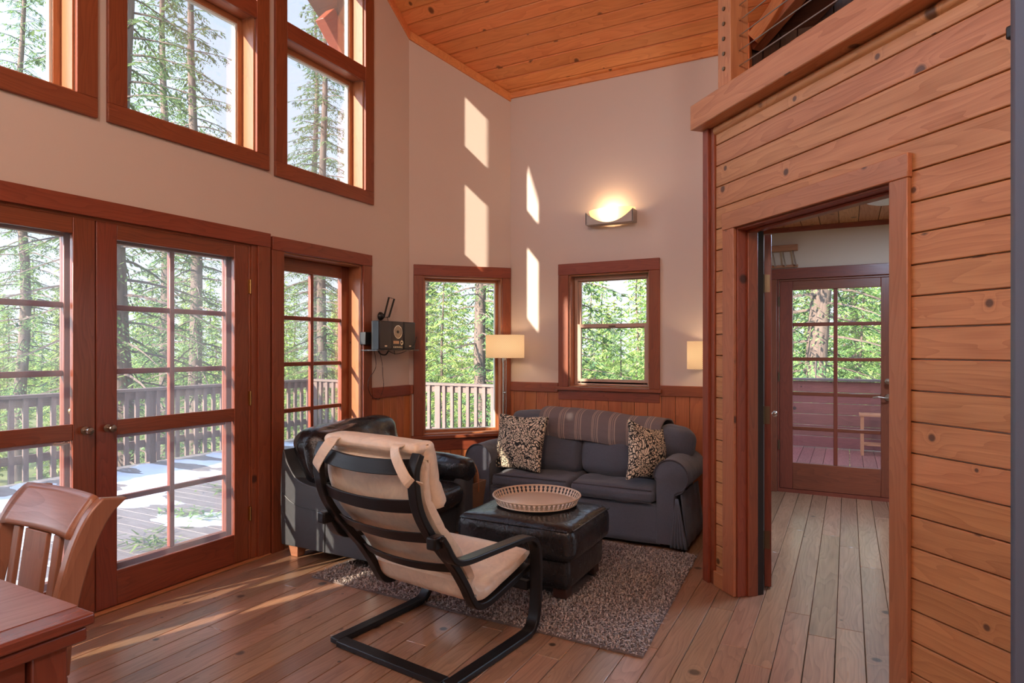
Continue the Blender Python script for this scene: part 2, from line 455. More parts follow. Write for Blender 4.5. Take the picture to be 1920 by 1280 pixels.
wall('wall_bay', FC, 0, .932, lambda u: zc(4.483+u*S2)+.02, [(.123, .85, .60, 2.015)])
FC2 = Frame((-3.41, -.743), (1, -1), (-1, -1))
wall('wall_bay_rear', FC2, 0, .932, lambda u: zc(-.743-u*S2)+.02, [])
wall('wall_back', FD, -2.751, -.70, 3.74, [(-2.16, -1.445, 1.04, 2.015)])
o = MB().add([(-.70,5.142,2.7),(4.0,5.142,2.7),(4.0,5.142,6.6),(-.70,5.142,6.6)], [(0,1,2,3)]); 
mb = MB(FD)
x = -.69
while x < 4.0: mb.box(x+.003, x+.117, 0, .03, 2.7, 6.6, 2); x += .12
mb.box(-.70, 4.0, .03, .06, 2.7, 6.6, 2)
tag(mb.build('wall_loft', M['shadewood'], bevel=.003), kind='structure')
FR = Frame((0, -1.402), (1, 0), (0, -1))
wall('wall_rear', FR, -2.751, 3.0, lambda x: 3.76, [])
FX = Frame((3.0, 0), (0, 1), (1, 0))
wall('wall_right', FX, -1.402, .35, lambda y: 6.6, [(-1.2, .0, .3, 2.4)])  # unseen opening added to bring sky light into the room
wall('wall_loft_right', FX, .35, 5.3, lambda y: 6.6, [], z0=2.62)

# partition of horizontal boards, cut round the doorway
E0, E1, EH = .225, 1.216, 2.035
mb = MB(FE)
z = .0; k = 0; PZ = .1217
z = 1.45 - 12*PZ + .0
zz = z
for i in range(24):
    a, b = max(0.0, zz), min(2.70, zz+PZ)
    if b-a > .01:
        if a < EH-.0:
            segs = [(0.035, E0), (E1, 5.2)]
            if b > EH: 
                mb.box(E0, E1, 0, .02, EH, b-.004, 0) if b-EH > .02 else None
        else: segs = [(0.035, 5.2)]
        for (p, q) in segs: mb.box(p, q, 0, .02, a+.002, b-.002, 0)
    zz += PZ
wl = mb.build('wall_partition', M['plank'], bevel=.004, seg=2); tag(wl, kind='structure')
mb = MB(FE)
for (p, q, a, b) in ((0.0, E0, 0, 2.70), (E1, 5.2, 0, 2.70), (E0, E1, EH, 2.70)): mb.box(p, q, .02, .16, a, b)
mb.build('partition_core', M['wall'], wl)
# return wall behind the sofa's right end, and hall walls
mb = MB(); mb.box(-.70, -.60, 3.96, 5.30, 0, 2.66); tag(mb.build('wall_return', M['wall']), kind='structure')
mb = MB(); mb.box(-1.0, -.90, 5.30, 6.56, 0, 2.6); mb.box(-.90, -.70, 5.30, 5.40, 0, 2.6); tag(mb.build('wall_hall_left', M['wall']), kind='structure')
wall('wall_hall_end', FH, -1.0, 2.2, 2.6, [(-.60, .40, -.05, 2.03)], mat=M['hallwall_warmed'])
wall('wall_hall_right', Frame((2.2, 0), (0, 1), (1, 0)), 1.0, 6.7, 2.6, [(3.6, 6.2, .3, 2.4)], t=.10)
FHR = Frame((2.2, 0), (0, 1), (1, 0))
o = empty('window_9', (2.2, 3.6, .3), 0, kind='structure')  # unseen window, added to let more daylight into the hall
MB(FHR).box(3.55, 6.25, .04, .045, .25, 2.45).build('glass', M['glass'], o)

# ------------------------------------------------------------------ floor
mb = MB(); x = -3.62; pitch = .119
random.seed(3)
def floor_y(xa, xb):
    lo = -1.56; hi = 6.60
    if xb < -1.0: hi = 5.30
    if xa < -2.75: hi = min(hi, 7.893+xa+.15)
    return lo, hi
while x < 3.1:
    lo, hi = floor_y(x, x+pitch); y = lo - random.uniform(0, 2)
    while y < hi:
        L = random.uniform(1.4, 3.6); a, b = max(lo, y), min(hi, y+L)
        if b-a > .05: mb.box(x+.001, x+pitch-.001, a+.001, b-.001, -.03, 0, 1)
        y += L
    x += pitch
fl = mb.build('floor', M['floor'], bevel=.0025, seg=1); tag(fl, kind='structure')
mb = MB(); mb.box(-3.6, 3.1, -1.56, 5.3, -.06, -.031); mb.box(-1.0, 3.1, 5.3, 6.7, -.06, -.031); mb.build('subfloor', M['dark'], fl)

# ------------------------------------------------------------------ sloped ceiling
cs = math.cos(math.atan(.67)); mb = MB(); s = .0; step = .115*cs
def ceil_x1(y): return -.63 + (5.142-y)*1.21 if y > 1.87 else 4.0
random.seed(5)
y = 5.30
while y > -1.7:
    ya, yb = y-.0022, y-step+.0022
    x = -3.60; xe = min(4.0, max(ceil_x1(y-step/2), -.63))
    x -= random.uniform(0, 2)
    while x < xe:
        L = random.uniform(4.5, 7.5); a, b = max(-3.60, x), min(xe, x+L)
        if b-a > .03:
            za, zb = zc(ya), zc(yb)
            a += .001; b -= .001
            mb.hexa([(a,yb,zb),(a,yb,zb+.02),(a,ya,za),(a,ya,za+.02),(b,yb,zb),(b,yb,zb+.02),(b,ya,za),(b,ya,za+.02)], 0)
        x += L
    y -= step
ce = mb.build('ceiling', M['ceil'], bevel=.005, seg=1); tag(ce, kind='structure')
mb = MB()
yy = [5.45, 1.87, -1.7]
for ya, yb in ((5.45, 1.87), (1.87, -1.7)):
    for (xa, xb_a, xb_b) in ((-4.22, max(ceil_x1(ya), -.63) if ya > 2 else 4.1, 4.1),):
        za, zb = zc(ya)+.022, zc(yb)+.022
        mb.hexa([(xa,yb,zb),(xa,yb,zb+.15),(xa,ya,za),(xa,ya,za+.15),(xb_b,yb,zb),(xb_b,yb,zb+.15),(xb_a,ya,za),(xb_a,ya,za+.15)])
mb.build('roof_deck', M['shadewood'], ce)
mb = MB(); mb.box(-.75, 4.1, 1.8, 5.35, 6.6, 6.7); tag(mb.build('ceiling_loft', M['shadewood']), kind='structure')
# ceiling trim along the tops of the walls
mb = MB()
def along(F, u0, u1, dz0, dz1, n0, n1, f):
    mb.hexa([F0 for F0 in [tuple(F((u, n, f(u)+dz))) for u in (u0, u1) for n in (n0, n1) for dz in (dz0, dz1)]], 0)
mbw = MB()
along(FA, 1.87, 4.483, -.075, .0, -.02, 0, zc); along(FA, -.743, 1.87, -.075, 0, -.02, 0, zc)
along(FC, -.0, .932, -.075, .0, -.02, 0, lambda u: zc(4.483+u*S2))
along(FD, -2.751, -.70, -.05, .0, -.02, 0, lambda u: 3.72)
tag(mb.build('trim_1', M['ceil'], bevel=.003), kind='structure')
# valley rafter, corner column and curved brace where the loft roof meets the ceiling
mb = MB()
d = Vector((1.21, -1, .67)).normalized(); a = Vector((-.63, 5.12, 3.69)); b = a + d*5.2
mb.sweep([a, b], rect(.09, .14)); tag(mb.build('trim_2', M['trim_light'], bevel=.006), kind='structure')
mb = MB(); mb.box(-.745, -.645, 4.98, 5.12, 2.80, 3.80, 2)
cl = mb.build('trim_3', M['ceil'], bevel=.006); tag(cl, kind='structure')
mb = MB(); mb.box(-.735, -.655, 4.965, 5.1, 2.80, 3.28, 2); mb.build('lower_block', M['wains'], cl, bevel=.005)
tag(MB().sweep(smoothpath([(-.62, 4.96, 3.66), (-.53, 4.93, 3.74), (-.41, 4.87, 3.88), (-.30, 4.80, 4.06), (-.22, 4.74, 4.25)]), rect(.05, .10)).build('trim_4', M['ceil'], bevel=.005), kind='structure')

# loft floor slab, hall ceiling
mb = MB(); mb.prism([(-.60, 3.93), (3.0, .33), (3.0, 5.14), (-.60, 5.14)], 2.60, 2.72, 'xy')
tag(mb.build('floor_loft', M['shadewood']), kind='structure')
mb = MB(); x = -1.0
while x < 2.3: mb.box(x+.002, x+.153, max(3.40-x, 5.42 if x < -.61 else 0), 6.6, 2.52, 2.54, 1); x += .155
hc = mb.build('ceiling_hall', M['plank'], bevel=.003); tag(hc, kind='structure')
mb = MB(FE); mb.box(.0, 4.0, .17, 1.70, 2.499, 2.516); mb.build('plaster_soffit', M['white'], hc)
mb = MB(); mb.prism([(-.59, 3.97), (2.3, 1.08), (2.3, 6.7), (-1.0, 6.7), (-1.0, 5.35), (-.59, 5.35)], 2.545, 2.597, 'xy'); mb.build('ceiling_backing', M['white'], hc)
mb = MB(FH); mb.box(-.95, 2.2, -.022, 0, 2.475, 2.52); tag(mb.build('trim_5', M['trim'], bevel=.003), kind='structure')
lf = empty('ceiling_light', (.25, 5.55, 2.52), 0, 'round white flush ceiling light glimpsed above the inner doorway', 'ceiling light')
MB().lathe([(0, -.055), (.07, -.05), (.12, -.035), (.145, -.01), (.145, 0)], (.25, 5.55, 2.515)).build('glass_dish', M['white'], lf, smooth=True)
MB().lathe([(.155, 0), (.155, -.012), (.14, -.014)], (.25, 5.55, 2.516)).build('rim', M['nickel'], lf, smooth=True)
lamp('hall_fill_light', 'AREA', (.5, 4.9, 2.47), HALL_FILL_W, (.54, .74, 1.0), .4)  # added blue downlight that cools the hall floor, not a real fixture

# cap rail, corner post and mouldings of the partition
mb = MB(FE); mb.box(-.07, 5.1, -.105, .20, 2.655, 2.80, 0)
tag(mb.build('trim_6', M['plank'], bevel=.006), kind='structure')
mb = MB(FE); mb.sweep([(0.035, -.0, 2.630), (5.1, 0, 2.630)], [(0, -.025), (0, .025), (.012, .02), (.022, 0.005), (.018, -.012), (.01, -.02)])
tag(mb.build('trim_7', M['plank'], smooth=True), kind='structure')
mb = MB(FE); mb.box(-.055, 0.0, -.03, .16, 0, 2.655, 2); mb.box(-.0, .035, -.012, .02, 0, 2.655, 2)
tag(mb.build('trim_8', M['trim'], bevel=.004), kind='structure')
mb = MB(FE); mb.box(.035, .13, -.018, 0, 0, .085, 0); mb.box(1.31, 5.1, -.018, 0, 0, .085, 0)
tag(mb.build('baseboard_partition', M['plank'], bevel=.003), kind='structure')

# loft railing: post, cables
rl = empty('cable_railing', FE((.03, .03, 2.80)), 0, 'loft railing of a fir post and taut steel cables above the plank partition', 'railing')
mb = MB(FE); mb.box(.11, .225, -.04, .075, 2.80, 3.86, 2); mb.build('post', M['plank'], rl, bevel=.004)
mb = MB(FE); mb.box(3.9, 4.0, -.03, .07, 2.80, 3.86, 2); mb.build('post', M['plank'], rl, bevel=.004)
mb = MB(FE); mb.box(.05, 4.05, -.05, .09, 3.86, 3.90, 0); mb.build('handrail', M['plank'], rl, bevel=.004)
for i in range(10):
    z = 2.93 + i*.0835
    MB(FE).tube([(.225, .018, z), (3.9, .018, z)], .0035, 6, up=(0, 0, 1)).build('cable', M['steel'], rl, smooth=True)
    if z < 3.8: MB(FE).sweep([(.168, -.040, z), (.168, -.047, z)], [(.011*math.cos(k), .011*math.sin(k)) for k in [j*math.pi/5 for j in range(10)]]).build('bolt', M['oldbrass'], rl, smooth=True)
    p = FE((.15, .08, z)); MB().tube([p, Vector((-.69, 4.98, z))], .0025, 5).build('cable', M['steel'], rl, smooth=True)

# ------------------------------------------------------------------ windows and casings
def casing_set(F, u0, u1, z0, z1, w=.10, mat='trim', n0=-.022, top=.10, bottom=None, sides=True):
    """boards round an opening u0..u1, z0..z1"""
    mb = MB(F)
    mb.box(u0-w, u1+w, n0-.004, 0, z1, z1+top, 0)
    if sides:
        zb = z0 if bottom is None else z0-bottom
        mb.box(u0-w, u0, n0, 0, z0, z1, 2); mb.box(u1, u1+w, n0, 0, z0, z1, 2)
    if bottom: mb.box(u0-w, u1+w, n0, 0, z0-bottom, z0, 0)
    return mb
def jamb_set(F, u0, u1, z0, z1, n1=.14, t=.012, mat=None, sill=True):
    mb = MB(F); mb.box(u0, u0+t, .0, n1, z0, z1, 2); mb.box(u1-t, u1, .0, n1, z0, z1, 2); mb.box(u0+t, u1-t, 0, n1, z1-t, z1, 0)
    if sill: mb.box(u0+t, u1-t, 0, n1, z0, z0+t, 0)
    return mb
def ring(mb, u0, u1, z0, z1, w, n0, n1, wb=None):
    wb = wb or w
    mb.box(u0, u0+w, n0, n1, z0, z1, 2); mb.box(u1-w, u1, n0, n1, z0, z1, 2)
    mb.box(u0+w, u1-w, n0, n1, z1-w, z1, 0); mb.box(u0+w, u1-w, n0, n1, z0, z0+wb, 0); return mb
def pane(F, u0, u1, z0, z1, n, parent, name='glass', mat='glass'):
    return MB(F).box(u0, u1, n, n+.005, z0, z1).build(name, M[mat], parent)
wn = [0]
def win(F, at):
    wn[0] += 1; return empty('window_%d' % wn[0], F(at), 0, kind='structure')

def upper(F, u0, u1, z0, z1, zr=None, zs=None, ztopslope=None):
    """tall gable light: lower pane, rail, upper pane under the roof slope"""
    w = win(F, (u0, 0, z0))
    mb = casing_set(F, u0, u1, z0, z1, .10, top=.10, bottom=.10)
    if zr: mb.box(u0, u1, -.022, 0, zr-.055, zr+.06, 0)
    mb.build('casing', M['trim'], w, bevel=.003)
    jamb_set(F, u0, u1, z0, z1, .15).build('jamb', M['trim_light'], w, bevel=.002)
    if zr: MB(F).box(u0, u1, .0, .14, zr-.04, zr+.045, 0).build('transom', M['trim_light'], w, bevel=.002)
    for a, b in (((z0, zr-.04), (zr+.045, z1)) if zr else ((z0, z1),)):
        ring(MB(F), u0+.012, u1-.012, a+.005, b-.005, .035, .105, .15).build('sash', M['trim_light'], w, bevel=.002)
        ring(MB(F), u0+.045, u1-.045, a+.035, b-.035, .016, .112, .14).build('glazing_bead', M['white'], w)
        pane(F, u0+.05, u1-.05, a+.04, b-.04, .125, w)
    return w
upper(FA, 3.098, 3.893, 2.63, 4.30, 3.55)
upper(FA, 2.01, 2.846, 2.648, 5.0, 3.57)
upper(FA, .925, 1.76, 2.648, 5.0, 3.57)
upper(FA, -.14, .655, 2.63, 4.30, 3.55)

def divided(F, u0, u1, z0, z1, st, top, bot, rows, cols, n0, n1, parent, mat, mun=.030):
    mb = MB(F)
    mb.box(u0, u0+st, n0, n1, z0, z1, 2); mb.box(u1-st, u1, n0, n1, z0, z1, 2)
    mb.box(u0+st, u1-st, n0, n1, z1-top, z1, 0); mb.box(u0+st, u1-st, n0, n1, z0, z0+bot, 0)
    mb.build('stile_and_rail_frame', mat, parent, bevel=.004)
    a, b, c, d = u0+st, u1-st, z0+bot, z1-top; nm = (n0+n1)/2
    mb = MB(F)
    for i in range(1, cols): x = a+(b-a)*i/cols; mb.box(x-mun/2, x+mun/2, n0+.006, n1-.006, c, d, 2)
    for j in range(1, rows): z = c+(d-c)*j/rows; mb.box(a, b, n0+.008, n1-.008, z-mun/2, z+mun/2, 0)
    mb.build('muntin_grid', mat, parent, bevel=.005)
    for i in range(cols):
        for j in range(rows):
            pane(F, a+(b-a)*i/cols, a+(b-a)*(i+1)/cols, c+(d-c)*j/rows, c+(d-c)*(j+1)/rows, nm, parent, 'pane')
def knob(F, u, z, n, parent, mat, r=.021, name='knob'):
    mb = MB(lambda p: F((u+p[0], n-p[2], z+p[1])))
    mb.lathe([(.0, 0), (r*.95, 0), (r*.95, .004), (.008, .008), (.008, .028), (r*.8, .034), (r, .045), (r*.8, .056), (0, .060)], seg=18)
    mb.build(name, M[mat], parent, smooth=True)
# sidelights (full height, two panes wide)
for (a, b) in ((3.07, 3.868), (-.13, .67)):
    w = win(FA, (a, 0, 0))
    casing_set(FA, a, b, 0, 2.03, .10, top=.09).build('casing', M['trim'], w, bevel=.003)
    jamb_set(FA, a, b, 0, 2.03, .17, sill=True).build('jamb', M['trim_light'], w, bevel=.002)
    divided(FA, a+.012, b-.012, .012, 2.018, .085, .095, .245, 5, 2, .12, .16, w, M['doorwood'])
# header over the french doors
mb = MB(FA); mb.box(.77, 2.953, -.026, 0, 2.04, 2.132, 0); mb.box(2.856, 2.953, -.022, 0, 0, 2.04, 2); mb.box(.77, .865, -.022, 0, 0, 2.04, 2)
mb.box(2.815, 2.856, -.008, .0, 0, 2.04, 2)
mb.box(2.953, 2.970, -.004, 0, 0, 2.1, 2)
tag(mb.build('trim_9', M['trim'], bevel=.003), kind='structure')
mb = jamb_set(FA, .90, 2.82, -.05, 2.045, .15, .02, sill=False); mb.box(.92, 2.80, -.0, .16, -.048, .012, 0)
tag(mb.build('trim_10', M['trim'], bevel=.003), kind='structure')
for i, (a, b, inner) in enumerate(((1.864, 2.798, 1), (.924, 1.858, -1))):
    d = empty('door_%d' % (i+1), FA((a, 0, 0)), 0, kind='structure')
    # screen door on the room side
    mb = MB(FA); st = .105
    mb.box(a, a+st, .002, .032, .015, 2.03, 2); mb.box(b-st, b, .002, .032, .015, 2.03, 2)
    mb.box(a+st, b-st, .004, .030, 1.945, 2.03, 0); mb.box(a+st, b-st, .004, .030, .912, .992, 0); mb.box(a+st, b-st, .004, .030, .015, .195, 0)
    mb.build('screen_door_frame', M['doorwood'], d, bevel=.003)
    for z0, z1 in ((.195, .912), (.992, 1.945)): pane(FA, a+st, b-st, z0, z1, .016, d, 'insect_screen', 'screen')
    divided(FA, a, b, .02, 2.035, .11, .10, .19, 5, 2, .075, .118, d, M['doorwood'])
    if inner == 1:
        knob(FA, a+.055, .955, .002, d, 'pewter')
        for z in (.307, 1.05, 1.768):
            mb = MB(FA); mb.box(b-.004, b+.012, -.006, .006, z-.045, z+.045); mb.tube([(b+.004, -.010, z-.045), (b+.004, -.010, z+.045)], .006, 8, up=(1, 0, 0)); mb.build('hinge', M['brass'], d, smooth=True)
    else:
        knob(FA, b-.05, .955, .002, d, 'pewter')
        mb = MB(lambda p: FA((b-.06+p[0], .075-p[2], 1.05+p[1]))); mb.lathe([(0, .014), (.030, .012), (.034, 0)], seg=24); mb.box(-.006, .006, -.022, .022, .012, .028)
        mb.build('deadbolt', M['brass'], d, smooth=True)
        mb = MB(FA); mb.tube(smoothpath([(b-.05, .055, .905), (b-.09, .045, .900), (b-.14, .047, .893), (b-.17, .05, .897)]), .008, 8); mb.build('lever_handle', M['brass'], d, smooth=True)
# threshold strip
tag(MB(FA).box(.865, 2.953, -.03, -.0, 0.001, .012, 0).build('trim_11', M['plank'], bevel=.003), kind='structure')

# bay window
def stool_window(F, u0, u1, z0, z1, parent, w0, w1, top=.095, apron=.10):
    mb = MB(F); mb.box(u0-w0, u1+w1, -.026, 0, z1, z1+top, 0); mb.box(u0-w0, u0, -.022, 0, z0, z1, 2); mb.box(u1, u1+w1, -.022, 0, z0, z1, 2)
    mb.box(u0-w0-.02, u1+w1+.02 if w1 > .085 else u1+w1, -.055, .10, z0-.028, z0, 0); mb.box(u0-w0, u1+w1, -.020, 0, z0-.028-apron, z0-.028, 0)
    return mb
w = win(FC, (.12, 0, .6))
stool_window(FC, .123, .85, .60, 2.015, w, .085, .08, .095, .11).build('casing', M['trim'], w, bevel=.003)
jamb_set(FC, .123, .85, .60, 2.015, .15).build('jamb', M['trim_light'], w, bevel=.002)
ring(MB(FC), .135, .838, .612, 2.003, .022, .10, .15, .02).build('sash', M['trim_light'], w, bevel=.002)
ring(MB(FC), .152, .821, .628, 1.986, .012, .105, .14).build('glazing_bead', M['white'], w)
pane(FC, .16, .815, .635, 1.98, .125, w)
# double-hung window over the sofa
w = win(FD, (-2.16, 0, 1.03))
stool_window(FD, -2.165, -1.445, 1.035, 2.015, w, .095, .088, .097, .085).build('casing', M['trim'], w, bevel=.003)
jamb_set(FD, -2.165, -1.445, 1.035, 2.015, .15).build('jamb', M['trim_light'], w, bevel=.002)
mb = MB(FD); ring(mb, -2.15, -1.46, 1.05, 2.0, .03, .09, .15); mb.build('vinyl_frame', M['tanvinyl'], w, bevel=.002)
mb = MB(FD); ring(mb, -2.122, -1.485, 1.545, 1.985, .024, .12, .145); mb.build('upper_sash', M['tanvinyl'], w, bevel=.002)
mb = MB(FD); ring(mb, -2.122, -1.485, 1.062, 1.585, .032, .09, .117, .04); mb.build('lower_sash', M['tanvinyl'], w, bevel=.002)
pane(FD, -2.10, -1.51, 1.565, 1.965, .132, w); pane(FD, -2.095, -1.515, 1.09, 1.555, .104, w)
mb = MB(FD); mb.box(-1.83, -1.77, .082, .092, 1.556, 1.568); mb.tube([(-1.80, .078, 1.566), (-1.775, .072, 1.556)], .005, 6); mb.build('sash_lock', M['oldbrass'], w, smooth=True)

# wainscot boards and rail
mb = MB(FC)
def boards(F, u0, u1, z0, z1, p, off=0):
    u = u0-off
    while u < u1-.004:
        a, b = max(u, u0), min(u+p, u1)
        if b-a > .008: mb.box(a+.0018, b-.0018, -.014, -.003, z0, z1, 2)
        u += p
mb = MB(FA); boards(FA, 3.975, 4.475, 0, .965, .088, .03); mb.F = FC; boards(FC, .0, .932, 0, .47, .1, .03)
mb.box(0, .022, -.014, 0, .47, .98, 2)
mb.F = FD; boards(FD, -2.745, -.70, 0, 1.0, .1135, .075)
wb = tag(mb.build('trim_12', M['wains'], bevel=.003), kind='structure')
mb = MB(FA); mb.box(3.975, 4.475, -.003, -.0005, 0, .965); mb.F = FC; mb.box(0, .932, -.003, -.0005, 0, .47); mb.F = FD; mb.box(-2.745, -.70, -.003, -.0005, 0, 1.0); mb.build('backing', M['dark'], wb)
mb = MB(FA); mb.box(3.972, 4.47, -.028, 0, .963, 1.052, 0); mb.F = FD; mb.box(-2.74, -2.262, -.028, 0, .982, 1.066, 0); mb.box(-1.356, -.70, -.028, 0, .982, 1.068, 0)
mb.F = FC; mb.box(0.004, .036, -.02, 0, .97, 1.05, 0)
tag(mb.build('trim_13', M['trim'], bevel=.004), kind='structure')
tag(MB(FC).box(.30, .36, -.016, -.012, .365, .44).build('wall_outlet', M['white'], bevel=.002), 'white wall outlet in the boarding below the bay window', 'outlet')

# inner doorway in the partition: casing, jamb, open door leaf
mb = MB(FE); mb.box(.125, E0, -.022, 0, 0, EH, 2); mb.box(E1, 1.30, -.022, 0, 0, EH, 2); mb.box(.125, 1.305, -.026, 0, EH, 2.13, 0)
tag(mb.build('trim_14', M['trim_light'], bevel=.004), kind='structure')
mb = MB(FE); mb.box(E0-.01, E0+.008, .0, .165, 0, EH, 2); mb.box(E0+.008, E0+.02, .06, .125, 0, EH-.01, 2); mb.box(E1-.008, E1+.01, 0, .165, 0, EH, 2); mb.box(E0, E1, 0, .165, EH-.012, EH+.005, 0); mb.box(E0, E1, .06, .1, EH-.026, EH-.012, 0)
tag(mb.build('trim_15', M['trim'], bevel=.003), kind='structure')
tag(MB(FE).box(E0+.008, E0+.014, .125, .166, 0, EH-.01, 2).build('gap_shade_strip', M['dark']), kind='structure')  # dark strip standing for the shaded gap between jamb and door
dv = Vector((-.13, .99, 0)).normalized(); dw = Vector((.99, .13, 0)).normalized()
Fl = Frame((-.421, 3.86), (dv.x, dv.y), (dw.x, dw.y))
d = empty('door_3', (-.421, 3.86, 0), 0, kind='structure')
MB(Fl).box(0, .80, 0, .038, .012, 2.02, 2).build('slab', M['halldoor'], d, bevel=.003)
knob(Frame((-.421+dw.x*.038, 3.86+dw.y*.038), (dv.x, dv.y), (-dw.x, -dw.y)), .73, .93, -.0, d, 'nickel')
for z in (.28, .99, 1.74):
    mb = MB(FE); mb.box(E0+.0085, E0+.012, .10, .162, z-.05, z+.05)
    mb.build('hinge_leaf', M['oldbrass'], d)
    mb = MB(); p = Vector((-.421, 3.86, 0)); mb.F = Fl; mb.box(-.003, 0, .002, .030, z-.05, z+.05); mb.tube([(-.006, -.006, z-.052), (-.006, -.006, z+.052)], .007, 8, up=(1, 0, 0)); mb.build('hinge', M['oldbrass'], d, smooth=True)

# glazed door at the end of the hall
mb = casing_set(FH, -.60, .40, 0, 2.03, .10, top=.10)
tag(mb.build('trim_17', M['halldoor'], bevel=.003), kind='structure')
tag(jamb_set(FH, -.60, .40, 0, 2.03, .15, .02, sill=False).build('trim_18', M['halldoor'], bevel=.003), kind='structure')
d = empty('door_4', (-.58, 6.55, 0), 0, kind='structure')
divided(FH, -.578, .378, .035, 2.01, .115, .085, .25, 5, 2, .01, .05, d, M['halldoor'], .034)
MB(FH).box(-.58, .38, .0, .14, 0, .033, 0).build('sill', M['halldoor'], d)
knob(FH, .318, 1.075, .01, d, 'pewter', .028, 'deadbolt')
mb = MB(lambda p: FH((.318+p[0], .01-p[2], .93+p[1]))); mb.lathe([(0, .012), (.028, .010), (.032, 0)], seg=20); mb.tube(smoothpath([(0, 0, .01), (0, 0, .045), (-.03, 0, .055), (-.08, .006, .055), (-.12, -.002, .052)]), .008, 8, up=(0, 1, 0)); mb.build('lever_handle', M['pewter'], d, smooth=True)
for z in (.45, 1.1, 1.82): MB(FH).box(-.59, -.575, -.008, .008, z-.045, z+.045).build('hinge', M['oldbrass'], d)
# rack on the wall above
r = empty('coat_rack', (-.55, 6.5, 2.14), 0, 'small wooden wall rack with chrome rods above the far glazed door', 'rack')
MB(FH).box(-.70, -.415, -.06, 0, 2.295, 2.35, 0).build('top_board', M['stool'], r, bevel=.003)
MB(FH).box(-.70, -.415, -.02, 0, 2.138, 2.165, 0).build('bottom_board', M['stool'], r, bevel=.003)
for x in (-.62, -.53, -.44): MB(FH).tube([(x-.02, -.03, 2.295), (x+.01, -.05, 2.15)], .008, 8).build('rod', M['nickel'], r, smooth=True)
# ------------------------------------------------------------------ lamps that burn in the picture
def emis(name, col, power, base=(.8, .8, .8)):
    N = NT(name); N.set(Base_Color=base, Roughness=.5); N.b.inputs['Emission Color'].default_value = (*col, 1); N.b.inputs['Emission Strength'].default_value = power; return N.m
# fabric shade: translucent, woven dots, lit by its own bulb
def shade_mat():
    N = NT('lamp_shade_fabric'); N.t.nodes.remove(N.b)
    a = N.n('Attribute', attribute_name='gc').outputs['Vector']
    s = N.n('SeparateXYZ'); N.l(a, s.inputs[0])
    fx = N.math('SINE', N.math('MULTIPLY', s.outputs[0], 400)); fz = N.math('SINE', N.math('MULTIPLY', s.outputs[2], 420))
    d = N.math('MULTIPLY_ADD', N.math('MULTIPLY', fx, fz), .5, .5)
    col = N.mix(d, srgb(240,226,204), srgb(186,160,128))
    di = N.n('BsdfDiffuse'); tr = N.n('BsdfTranslucent'); mx = N.n('MixShader'); mx.inputs[0].default_value = .55
    N.l(col, di.inputs[0]); N.l(col, tr.inputs[0]); N.l(di.outputs[0], mx.inputs[1]); N.l(tr.outputs[0], mx.inputs[2])
    N.l(mx.outputs[0], N.out.inputs[0]); return N.m
M['shade'] = shade_mat()
M['bulb'] = emis('bulb_glow', (1, .72, .42), 7)
def drum(c, z0, z1, r, parent):
    mb = MB(); seg = 64
    V, G = [], []
    for k in range(seg):
        a = 2*math.pi*k/seg
        for z in (z0, z1): V.append((c[0]+r*math.cos(a), c[1]+r*math.sin(a), z)); G.append((a*r, 0, z))
    mb.add(V, [(2*k, 2*((k+1) % seg), 2*((k+1) % seg)+1, 2*k+1) for k in range(seg)], G)
    return mb.build('lamp_shade', M['shade'], parent, smooth='all')
def floor_lamp(px, py, sx, sy, z0, z1, r, label):
    o = empty('floor_lamp', (px, py, 0), 0, label, 'lamp', 'pair of drum shade lamps flanking the sofa')
    MB().lathe([(0, 0), (.10, 0), (.105, .008), (.10, .018), (.02, .022), (0, .022)], (px, py, 0), 28).build('base', M['nickel'], o, smooth=True)
    mb = MB(); mb.tube([(px, py, .02), (px, py, z0-.02)], .009, 10); mb.tube([(px+.026, py, .75), (px+.026, py, z0+.02)], .005, 8); mb.tube([(px, py, .98), (px+.026, py, .98)], .012, 8); mb.tube([(px, py, z0+.0), (sx, sy, z0+.0)], .008, 8)
    mb.tube([(px, py, z0-.03), (px, py, z0+.01)], .014, 8)
    mb.build('pole', M['nickel'], o, smooth=True)
    mb = MB(); mb.tube([(sx, sy, z0-.02), (sx, sy, z0+.06)], .016, 10)
    for k in range(3):
        a = k*2.094+.4; mb.tube([(sx, sy, z0+.02), (sx+r*.99*math.cos(a), sy+r*.99*math.sin(a), z0+.012)], .002, 4)
    mb.build('socket', M['nickel'], o, smooth=True)
    drum((sx, sy), z0, z1, r, o)
    MB().lathe([(0, -.03), (.018, -.02), (.028, .01), (.02, .035), (0, .045)], (sx, sy, z0+.09), 14).build('bulb', M['bulb'], o, smooth=True)
    l = lamp('floor_lamp_light', 'POINT', (sx, sy, (z0+z1)/2), LAMP_W, (1.0, .70, .40), .04)
    return o
floor_lamp(-2.69, 4.90, -2.667, 4.885, 1.288, 1.488, .170, 'slim metal floor lamp with a glowing cream drum shade beside the bay window')
floor_lamp(-.82, 4.985, -.925, 4.955, 1.213, 1.424, .170, 'floor lamp whose cream shade is half hidden behind the corner post of the partition')

